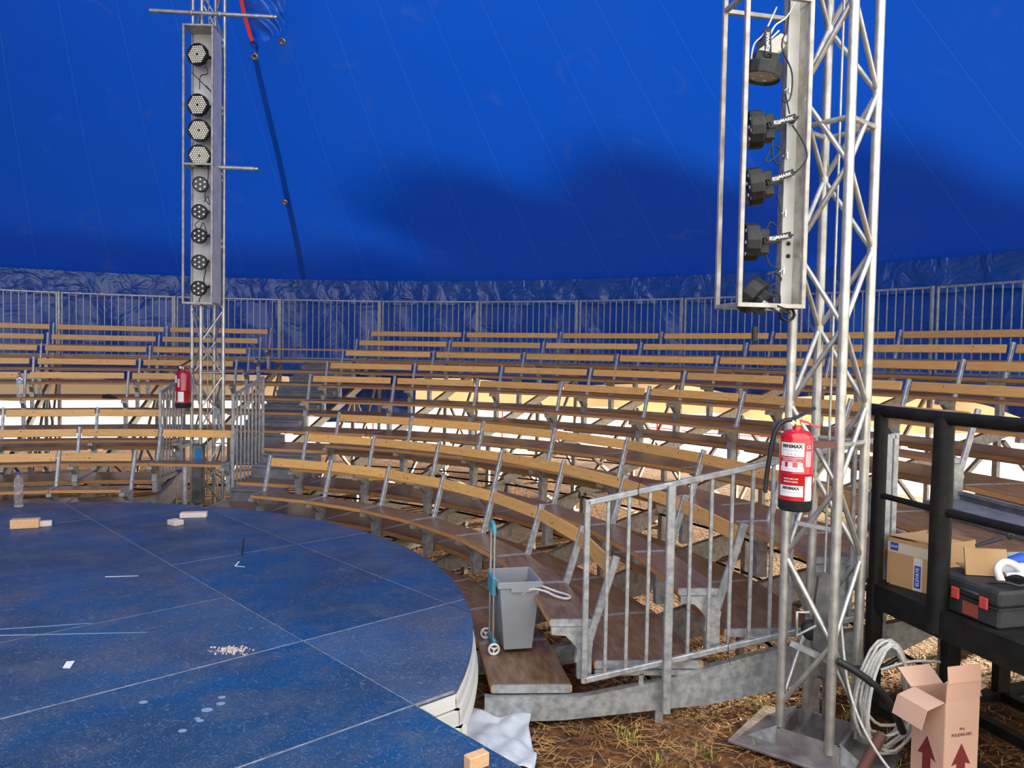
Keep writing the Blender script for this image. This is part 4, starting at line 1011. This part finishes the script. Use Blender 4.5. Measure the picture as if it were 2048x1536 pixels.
for y in (-.16, .16):
    g = MB(); Rw = Matrix.Rotation(pi / 2, 3, 'X'); g.lathe([(.030, -.010), (.042, -.010), (.042, .010), (.030, .010), (.030, -.010)], 20, (0, 0, 0), 0, Rw)
    for k in range(3): a = k * 2 * pi / 3 + .4; g.bar((0, 0, 0), (.033 * cos(a), 0, .033 * sin(a)), .012, .010)
    g.lathe([(.001, -.012), (.010, -.012), (.010, .012), (.001, .012)], 12, (0, 0, 0), 0, Rw); g.obj('wheel', WHT, tt_, (-.175, y, .042))
g = MB()
for y in (-.05, -.02): g.tube([(.06, y, .0), (.06, y, .03)], .008, 8)
g.obj('foot', BLK, bn)
cable('hanging_strap', [(p_[0] + .02, p_[1] + .34, p_[2] - .03) for p_ in ((0.10, 5.18, .70), (.17, 5.15, .755), (.24, 5.13, .74), (.32, 5.10, .72), (.38, 5.06, .715), (.41, 5.01, .712), (.38, 4.97, .712), (.31, 5.0, .718), (.24, 5.05, .735), (.15, 5.08, .74), (.08, 5.10, .70))], .009, ROPE, 'grey webbing loop hanging out of the bin over the front bench', 'strap')

# white cloth on the ground, beside the stage corner
g = MB(); nu = 34; vs = []; rr = random.Random(5)
for j in range(nu + 1):
    for i in range(nu + 1):
        s_ = i / nu; t_ = j / nu
        x = -.50 + .66 * s_ + .02 * sin(7 * t_); y = 4.24 + .72 * t_ - .05 * sin(3 * s_)
        z = .03 + .035 * abs(sin(5.0 * s_ + 3.1 * t_)) + .025 * sin(9 * s_ - 7 * t_) ** 2 + .008 * sin(23 * s_ + 17 * t_) + .05 * (1 - s_) * t_
        vs.append((x, y, z))
w = nu + 1; g.add(vs, [(j * w + i, j * w + i + 1, (j + 1) * w + i + 1, (j + 1) * w + i) for j in range(nu) for i in range(nu)], 0, True)
o = tag(g.obj('crumpled_sheet', CLOTH), 'crumpled white plastic sheet on the ground beside the stage corner', 'sheet')
sm = o.modifiers.new('thick', 'SOLIDIFY'); sm.thickness = .003

# cable coil at the near tower
g = MB(); rr = random.Random(11)
hub = Vector((2.08, 4.42, .74))
for k in range(9):
    rx = rr.uniform(.13, .19); rz = rr.uniform(.24, .33); yy = rr.uniform(-.04, .04); ang = radians(rr.uniform(-10, 28)); pts = []
    for i in range(28):
        a = 2 * pi * i / 28; lx = rx * sin(a) * (1 - .35 * cos(a)); lz = rz * (cos(a) - 1) + .02 * rr.random()
        pts.append((lx * cos(ang) + .04 * k / 9, yy + lx * sin(ang) - .02, max(lz, -.70)))
    g.tube(pts, .0095, 6, 0, True)
o = g.obj('rope_coil', ROPE, None, (hub.x + .07, hub.y, hub.z - .0)); tag(o, 'coil of grey cable hanging at the foot of the near tower', 'cable coil')
cable('loose_rope', [(2.12, 4.38, .60), (2.30, 4.36, .66), (2.56, 4.42, .62), (2.72, 4.5, .50), (2.84, 4.62, .36)], .008, ROPE, 'loose grey cable arching from the coil toward the black frame', 'cable')
cable('loose_rope', [(1.98, 4.60, .80), (1.93, 4.36, .52), (1.98, 4.22, .30), (2.08, 4.05, .14), (2.22, 3.96, .06), (2.35, 3.9, .05)], .008, ROPE, 'grey cable sagging from the near tower to the ground', 'cable')
cable('black_strap', [(1.86, 4.35, .66), (1.97, 4.33, .60), (2.10, 4.32, .50), (2.18, 4.32, .38), (2.24, 4.34, .26)], .022, CABL, 'black ratchet strap slung between tower leg and cable coil', 'strap')
cable('black_strap', [(2.02, 4.5, .56), (2.14, 4.42, .60), (2.24, 4.40, .66), (2.27, 4.36, .58)], .014, CABL, 'short black strap tied round the top of the cable coil', 'strap')
g = MB(); g.bar((0, 0, 0), (.22, -.10, -.08), .03, .03); tag(g.obj('strut_tube', G, None, (1.67, 4.56, .68)), 'short strut tube low across the near tower', 'tube')
g = MB(); g.bar((0, 0, 0), (.21, -.11, -.02), .022, .022); tag(g.obj('strut_tube', G, None, (1.665, 4.53, 1.40)), 'short strut tube below the near extinguisher across the tower', 'tube')
for i, (r, zz) in enumerate(((5.12, 1.50), (5.72, .50))):
    p = at(7, r, zz); g = MB(); g.tube([(.0, -.03 + .028 * cos(k), .028 * sin(k)) for k in range(7)], .0025, 5, 0, True); g.tube([(0, -.05, .03), (.01, -.06, .09)], .0022, 5); g.tube([(0, -.05, -.03), (.015, -.055, -.09)], .0022, 5)
    tag(g.obj('zip_tie', CABL, None, (p.x, p.y - .05, p.z)), ('black wire twist on the top bar of the near handrail', 'black wire loop on the bottom bar of the near handrail')[i], 'zip tie')

# ------------------------------------------------------------------ black steel platform on the right
P1 = Vector((2.29, 4.84, 0)); P2 = Vector((2.405, 4.34, 0)); Q = Vector((2.78, 3.00, 0)); P0 = Vector((3.55, 5.17, 0)); Q2 = Vector((4.0, 3.35, 0)); zb_ = .17
ZP = .965; ZM = 1.52; ZTOP = 2.04
bf = thing('black_platform_frame', 'black steel platform with foam-wrapped rails on the right', 'platform', (P1.x, P1.y, zb_))
def L(v, z): return Vector((v.x - P1.x, v.y - P1.y, z - zb_))
g = MB(); g.bar(L(P1, zb_), L(P1, .98), .075, .075); g.obj('post', BLKP, bf)
g = MB(); g.tube([L(P1, .95), L(P1, ZTOP)], .042, 14); g.obj('rail_post', BLKP, bf)
g = MB(); g.tube([L(P2, .84), L(P2, 1.2), L(P2, 1.6), L(P2, ZTOP)], [.058, .056, .058, .052], 16); g.obj('rail_post', BLKP, bf)
g = MB(); g.tube([L(P1, ZTOP) + Vector((-.05, .10, .01)), L(P1, ZTOP), L(P2, ZTOP + .0)], .037, 14); g.obj('top_rail', BLKP, bf)
g = MB(); g.tube([L(P2, ZTOP), L(Q, ZTOP + .01)], .037, 14); g.obj('top_rail', BLKP, bf)
g = MB(); g.tube([L(P1, ZM), L(P2, ZM)], .018, 10); g.obj('mid_rail', BLKP, bf)
g = MB(); g.tube([L(P2, ZM), L(Q, ZM)], .024, 10); g.obj('mid_rail', BLKP, bf)
for a, b in ((P1, P2), (P2, Q), (P1, P0), (P0, Q2), (Q, Q2)):
    g = MB(); g.bar(L(a, ZP - .07), L(b, ZP - .07), .06, .15); g.obj('edge_beam', BLKP, bf)
g = MB(); pp = [L(P1, ZP), L(Q, ZP), L(Q2, ZP), L(P0, ZP)]
g.add(pp + [p - Vector((0, 0, .02)) for p in pp], [(0, 1, 2, 3), (7, 6, 5, 4), (0, 4, 5, 1), (1, 5, 6, 2), (2, 6, 7, 3), (3, 7, 4, 0)]); g.obj('deck_sheet', BLKP, bf)
LEGA = Vector((2.50, 4.36, 0)); LEGB = Vector((3.20, 5.0, 0))
for v in (LEGA, LEGB, Q, P0, Q2):
    g = MB(); g.bar(L(v, zb_), L(v, ZP - .1), .075, .075); g.obj('leg', BLKP, bf)
for a, b in ((P1, LEGB), (LEGB, P0), (P1, Q), (Vector((2.78, 4.92, 0)), Vector((3.27, 3.1, 0))), (LEGB, Vector((3.69, 3.2, 0))), (P0, Q2), (Q, Q2)):
    g = MB(); g.bar(L(a, zb_ + .035), L(b, zb_ + .035), .06, .06); g.obj('base_rail', BLKP, bf)

# cardboard box on the platform
bx = thing('cardboard_box', 'open brown cardboard box with blue tape labels on the black platform', 'box', (2.625, 4.83, ZP), radians(-58.4))
# local x runs from P1 towards P2 ; local -y ... faces the viewer side
wx, wy, hh = .305, .42, .29
g = MB(); t_ = .006
for (c_, d_) in (((0, -wy / 2, hh / 2), (wx, t_, hh)), ((0, wy / 2, hh / 2), (wx, t_, hh)), ((-wx / 2, 0, hh / 2), (t_, wy, hh)), ((wx / 2, 0, hh / 2), (t_, wy, hh)), ((0, 0, t_ / 2), (wx, wy, t_))): g.box(c_, d_)
g.obj('box_wall', CARD, bx)
g = MB(); g.box((0, -.05, hh + .004), (wx, wy * .72, .006), Matrix.Rotation(radians(-3), 3, 'X')); g.obj('lid_flap', CARD, bx)
g = MB(); g.box((-wx / 2 - .035, -.03, hh - .10), (.006, wy * .8, .20), Matrix.Rotation(radians(22), 3, 'Y')); g.obj('side_flap', CARD, bx)
YF = -wy / 2 - t_ / 2
g = MB(); g.box((.0, YF - .0008, hh - .055), (wx, .0012, .062)); g.obj('clear_tape', mat('parcel_tape', (.52, .45, .36), .25), bx)
g = MB(); g.box((-.108, YF - .002, hh - .050), (.050, .001, .048)); g.obj('blue_label', BLUEP, bx)
g = MB(); g.box((.045, YF - .001, .10), (.055, .0012, .20)); g.obj('label_strip', mat('pale_label', (.6, .56, .5), .5), bx)
g = MB(); g.box((.045, YF - .002, .085), (.040, .001, .135)); g.obj('blue_label', BLUEP, bx)
g = MB(); tv, tf = text_mesh('ELEVATE', .029, 1.0, .0004); g.add([(.045 - v.y, YF - .003, .085 + v.x) for v in tv], tf); g.obj('lettering', WHT, bx)
g = MB(); tv, tf = text_mesh('BLUE', .017, 1.0, .0002); g.add([(-.108 + v.x, YF - .003, hh - .05 + v.y) for v in tv], tf); g.obj('lettering', WHT, bx)
# toolbox
tb = thing('toolbox', 'dark grey plastic toolbox with red latches on the black platform', 'toolbox', (2.665, 4.285, ZP), radians(-75))
wx, wy, hh = .47, .38, .20
g = MB(); g.box((0, 0, .055), (wx, wy, .11), None, 0, .012); g.obj('body', TOOLB, tb)
g = MB(); g.box((0, 0, .155), (wx + .008, wy + .008, .088), None, 0, .014); lid_ = g.obj('lid', TOOLB, tb)
g = MB(); g.box((0, 0, .108), (wx + .016, wy + .016, .008)); g.box((0, 0, .135), (wx + .014, wy + .014, .004)); g.obj('lip', TOOLB, tb)
for x in (-.035, .15): g = MB(); g.box((x, -wy / 2 - .012, .118), (.052, .014, .062), None, 0, .004); g.obj('latch', LATCH, lid_)
g = MB(); g.box((.06, -wy / 2 - .005, .055), (.10, .004, .07)); g.obj('handle_recess', mat('maroon_inside', (.25, .05, .03), .6), tb)
g = MB(); g.tube([(.0, -wy / 2 - .006, .15), (.01, -wy / 2 - .02, .155), (.10, -wy / 2 - .02, .155), (.11, -wy / 2 - .006, .15)], .009, 8); g.obj('handle', TOOLB, tb)
# things lying on the toolbox
ZT2 = ZP + .20
g = MB(); g.box((0, 0, .075), (.22, .012, .15), Matrix.Rotation(radians(-14), 3, 'X')); g.box((0, .06, .035), (.22, .12, .006))
tag(g.obj('cardboard_flap', CARD, None, (2.66, 4.33, ZT2), radians(-8)), 'folded cardboard panel leaning on top of the toolbox', 'cardboard')
cable('white_strap', [(2.62, 4.12, ZT2 + .02), (2.60, 4.13, ZT2 + .09), (2.64, 4.14, ZT2 + .125), (2.70, 4.16, ZT2 + .11), (2.78, 4.18, ZT2 + .07)], .020, WHT, 'white plastic strap arching over the toolbox', 'strap')
g = MB(); nu = 14; vs = []
for j in range(nu + 1):
    for i in range(nu + 1): s_ = i / nu; t2 = j / nu; vs.append((.30 * s_, .16 * t2, .05 + .05 * sin(pi * s_) * sin(pi * t2) + .012 * sin(11 * s_ + 7 * t2)))
w = nu + 1; g.add(vs, [(j * w + i, j * w + i + 1, (j + 1) * w + i + 1, (j + 1) * w + i) for j in range(nu) for i in range(nu)], 0, True)
tag(g.obj('white_cloth', WHT, None, (2.66, 4.14, ZT2), radians(-10)), 'crumpled white cloth on the toolbox behind the white strap', 'cloth')
g = MB(); g.tube([(0, 0, .03), (.12, .02, .05), (.25, .0, .04)], [.03, .045, .035], 10); tag(g.obj('blue_bundle', mat('blue_cloth', (.01, .08, .45), .6), None, (2.76, 4.34, ZT2 + .03)), 'small blue fabric bundle behind the white cloth', 'cloth')
cable('tool_cable', [(2.56, 4.14, ZT2 + .012), (2.62, 4.09, ZT2 + .03), (2.69, 4.08, ZT2 + .015), (2.76, 4.10, ZT2 + .03), (2.82, 4.14, ZT2 + .012)], .009, CABL, 'black cable lying along the front of the toolbox lid', 'cable')
g = MB(); g.tube([(0, 0, 0), (.10, 0, .035), (.15, 0, .05)], [.008, .013, .006], 8); g.lathe([(.004, 0), (.020, 0), (.024, .006), (.020, .012), (.004, .012)], 16, (.18, 0, .066), 0, Matrix.Rotation(pi / 2, 3, 'X'))
tag(g.obj('hand_tool', BLK, None, (2.60, 4.33, ZT2 + .165), radians(-4)), 'small black tool with a round head on the cardboard panel', 'tool')

# extinguisher carton on the ground
ct = thing('extinguisher_carton', 'open upright pinkish cardboard carton with dark red arrows on the ground', 'carton', (2.325, 4.08, .13), radians(15.6))
sx_ = .215; hh = .47; H2 = sx_ / 2
g = MB()
for (c_, d_) in (((0, -H2, hh / 2), (sx_, .005, hh)), ((0, H2, hh / 2), (sx_, .005, hh)), ((-H2, 0, hh / 2), (.005, sx_, hh)), ((H2, 0, hh / 2), (.005, sx_, hh)), ((0, 0, .003), (sx_, sx_, .006))): g.box(c_, d_)
g.obj('box_wall', CARDP, ct)
g = MB(); g.box((.0, -H2 - .002, hh + .055), (sx_, .004, .11), Matrix.Rotation(radians(3), 3, 'X')); g.box((.0, -H2 - .003, hh + .15), (sx_ * .97, .004, .085), Matrix.Rotation(radians(-6), 3, 'X')); g.obj('top_flap', CARDP, ct)
g = MB(); g.box((-H2 - .055, .0, hh - .012), (.11, sx_ * .94, .004), Matrix.Rotation(radians(-16), 3, 'Y')); g.box((-H2 - .125, .0, hh - .075), (.10, sx_ * .94, .004), Matrix.Rotation(radians(-72), 3, 'Y')); g.obj('top_flap', CARDP, ct)
g = MB(); g.box((-.02, H2 + .05, hh + .035), (sx_ * .98, .12, .004), Matrix.Rotation(radians(34), 3, 'X')); g.obj('top_flap', CARDP, ct)
g = MB(); g.box((H2 + .05, .03, hh + .02), (.11, sx_ * .8, .004), Matrix.Rotation(radians(-25), 3, 'Y')); g.obj('top_flap', CARDP, ct)
arrow = [(-.028, -.21), (.028, -.21), (.028, -.075), (.062, -.085), (0, .03), (-.062, -.085), (-.028, -.075)]
g = MB(); g.add([(x, -H2 - .0032, .225 + z) for x, z in arrow], [tuple(range(7))]); g.add([(-H2 - .0032, -x, .225 + z) for x, z in arrow], [tuple(range(7))]); g.obj('printed_arrow', INKR, ct)
for txt, sz, zz in (('PI-6', .020, .330), ('POUDRE-ABC', .0215, .300)):
    tv, tf = text_mesh(txt, sz, 1.0, .0007); g = MB(); g.add([(v.x, -H2 - .0034, zz + v.y) for v in tv], tf); g.obj('lettering', INKR, ct)

# ------------------------------------------------------------------ outside: red stakes with a barrier tape
for i, J in enumerate((-4.1, -2.9, -1.35, -.15, 1.35, 2.6, 3.9, 5.2, 6.3)):
    p = at(J, 15.4 + .5 * (i % 2), .0); g = MB(); g.tube([(0, 0, 0), (0, 0, 1.15)], .022, 8); g.lathe([(.03, 0), (.03, .02), (.022, .022)], 8)
    tag(g.obj('barrier_stake', REDT, None, p), 'red barrier stake on the bright ground outside, %s counted from the left' % ORD[i], 'stake', 'red stakes outside the tent')
ps = [at(J, 15.4 + .5 * (i % 2), .72) for i, J in enumerate((-4.1, -2.9, -1.35, -.15, 1.35, 2.6, 3.9, 5.2, 6.3))]
g = MB(); c0 = ps[0].copy(); pts = []
for a, b in zip(ps, ps[1:]):
    for k in range(6): t = k / 6; q = a.lerp(b, t); q.z -= .25 * t * (1 - t); pts.append(q - c0)
g.tube(pts, .012, 5); tag(g.obj('barrier_tape', REDT, None, c0), 'red barrier tape strung between the stakes outside', 'barrier tape')

# tall pines beyond the yard: their tops shade the lower roof from the low sun
TRUNK = mat('pine_trunk', (.10, .06, .04), .8, 0, (.17, .10, .07), 6)
NEEDLE = mat('pine_needles', (.02, .045, .012), .8, 0, (.05, .09, .02), 5)
rr = random.Random(33)
def crown_mesh():
    g = MB()
    for b in range(9):
        c = Vector((rr.uniform(-1.7, 1.7), rr.uniform(-1.7, 1.7), rr.uniform(6.4, 9.6))); R0 = rr.uniform(1.0, 1.7)
        prof = [(max(.02, R0 * sin(t * pi / 7)) * rr.uniform(.85, 1.15), -R0 * .62 * cos(t * pi / 7)) for t in range(8)]
        g.lathe(prof, 11, c)
    g.v = [(x + rr.uniform(-.14, .14), y + rr.uniform(-.14, .14), z + rr.uniform(-.14, .14)) for x, y, z in g.v]
    return g.mesh('crown', NEEDLE)
crs = [crown_mesh() for _ in range(3)]
g = MB(); g.tube([(0, 0, 0), (.1, 0, 3), (.0, .1, 6), (0, 0, 8.5)], [.24, .19, .15, .06], 10)
for k in range(5): g.tube([(0, 0, 5.4 + .4 * k), (1.3 * cos(k * 2.4), 1.3 * sin(k * 2.4), 6.6 + .4 * k)], [.07, .03], 6)
trm = g.mesh('trunk', TRUNK)
for i in range(22):
    az = radians(-8 + i * 5.4 + rr.uniform(-1, 1)); R_t = rr.uniform(36, 42); t = thing('pine_tree', 'tall umbrella pine beyond the yard outside, %s from the right' % (ORD[i] if i < 11 else 'twelfth thirteenth fourteenth fifteenth sixteenth seventeenth eighteenth nineteenth twentieth twenty-first twenty-second'.split()[i - 11]), 'tree', (C.x + R_t * cos(az), C.y + R_t * sin(az), .1), rr.uniform(0, 6), 'pines outside')
    inst('trunk', trm, t); inst('crown', crs[i % 3], t); t.scale = (1, 1, rr.uniform(.85, .98))

# ------------------------------------------------------------------ litter: dry straw, leaves and grass tufts
rr = random.Random(21)
def region():
    u = rr.random()
    if u < .34: return rr.uniform(-.25, 4.6), rr.uniform(3.7, 6.3)
    r = rr.uniform(4.2, 13.2); J = rr.uniform(-5, 7.6); p = at(J, r); return p.x, p.y
g = MB()
for k in range(15000):
    x, y = region(); a = rr.uniform(0, 2 * pi); L_ = rr.uniform(.03, .15) if rr.random() < .9 else rr.uniform(.2, .5); w = rr.uniform(.0015, .004); z = gz(x, y)
    if 2.3 < x and y < 5.0 and False: continue
    bend = rr.uniform(-.5, .5); h0, h1, h2 = (rr.uniform(.0, .02) for _ in range(3)); d = Vector((cos(a), sin(a), 0)); n_ = Vector((-sin(a), cos(a), 0))
    p0 = Vector((x, y, z + h0)); p1 = p0 + d * L_ * .5 + n_ * bend * L_ * .15 + Vector((0, 0, h1)); p2 = p0 + d * L_ + Vector((0, 0, h2 - h0 * .5))
    g.add([p0 - n_ * w, p0 + n_ * w, p1 + n_ * w, p1 - n_ * w, p2 + n_ * w * .4, p2 - n_ * w * .4], [(0, 3, 2, 1), (3, 5, 4, 2)])
tag(g.obj('dry_straw', STRAW_), 'dry straw and stalks strewn over the soil under the seating stand', 'straw', kind='stuff')
LEAF = mat('dry_leaf', (.10, .04, .014), .6, 0, (.30, .12, .03), 4)
g = MB()
for k in range(9000):
    x, y = region(); a = rr.uniform(0, 2 * pi); s_ = rr.uniform(.008, .022); z = gz(x, y) + rr.uniform(.001, .018); R3 = Matrix.Rotation(a, 3, 'Z') @ Matrix.Rotation(rr.uniform(-.7, .7), 3, 'X')
    g.add([R3 @ Vector(q) * s_ + Vector((x, y, z)) for q in ((-1, 0, 0), (0, -.5, .15), (1, 0, 0), (0, .5, .15))], [(0, 1, 2, 3)])
tag(g.obj('leaf_litter', LEAF), 'brown leaf litter covering the soil under the stand', 'leaves', kind='stuff')
g = MB()
tuft = [(-.62 + 0, 8.55, 1), (-.35, 7.3, 1), (-1.2, 8.2, 1)]
pts = [(at(rr.uniform(-.2, 2.6), rr.uniform(4.15, 4.6))) for _ in range(7)] + [Vector((rr.uniform(.3, 4.4), rr.uniform(4.3, 6.2), 0)) for _ in range(34)] + [at(rr.uniform(-5, 7), rr.uniform(5, 12)) for _ in range(70)]
for p in pts:
    for k in range(rr.randint(8, 26)):
        x = p.x + rr.gauss(0, .035); y = p.y + rr.gauss(0, .035); z = gz(x, y); a = rr.uniform(0, 2 * pi); h_ = rr.uniform(.03, .09); o_ = rr.uniform(.01, .05)
        d = Vector((cos(a), sin(a), 0)); n_ = Vector((-sin(a), cos(a), 0)) * .0028
        q0 = Vector((x, y, z)); q1 = q0 + d * o_ * .4 + Vector((0, 0, h_ * .7)); q2 = q0 + d * o_ + Vector((0, 0, h_))
        g.add([q0 - n_, q0 + n_, q1 + n_ * .8, q1 - n_ * .8, q2], [(0, 1, 2, 3), (3, 2, 4)])
tag(g.obj('grass_tufts', GRASS), 'yellow-green grass tufts sprouting from the soil around the stand', 'grass', kind='stuff')
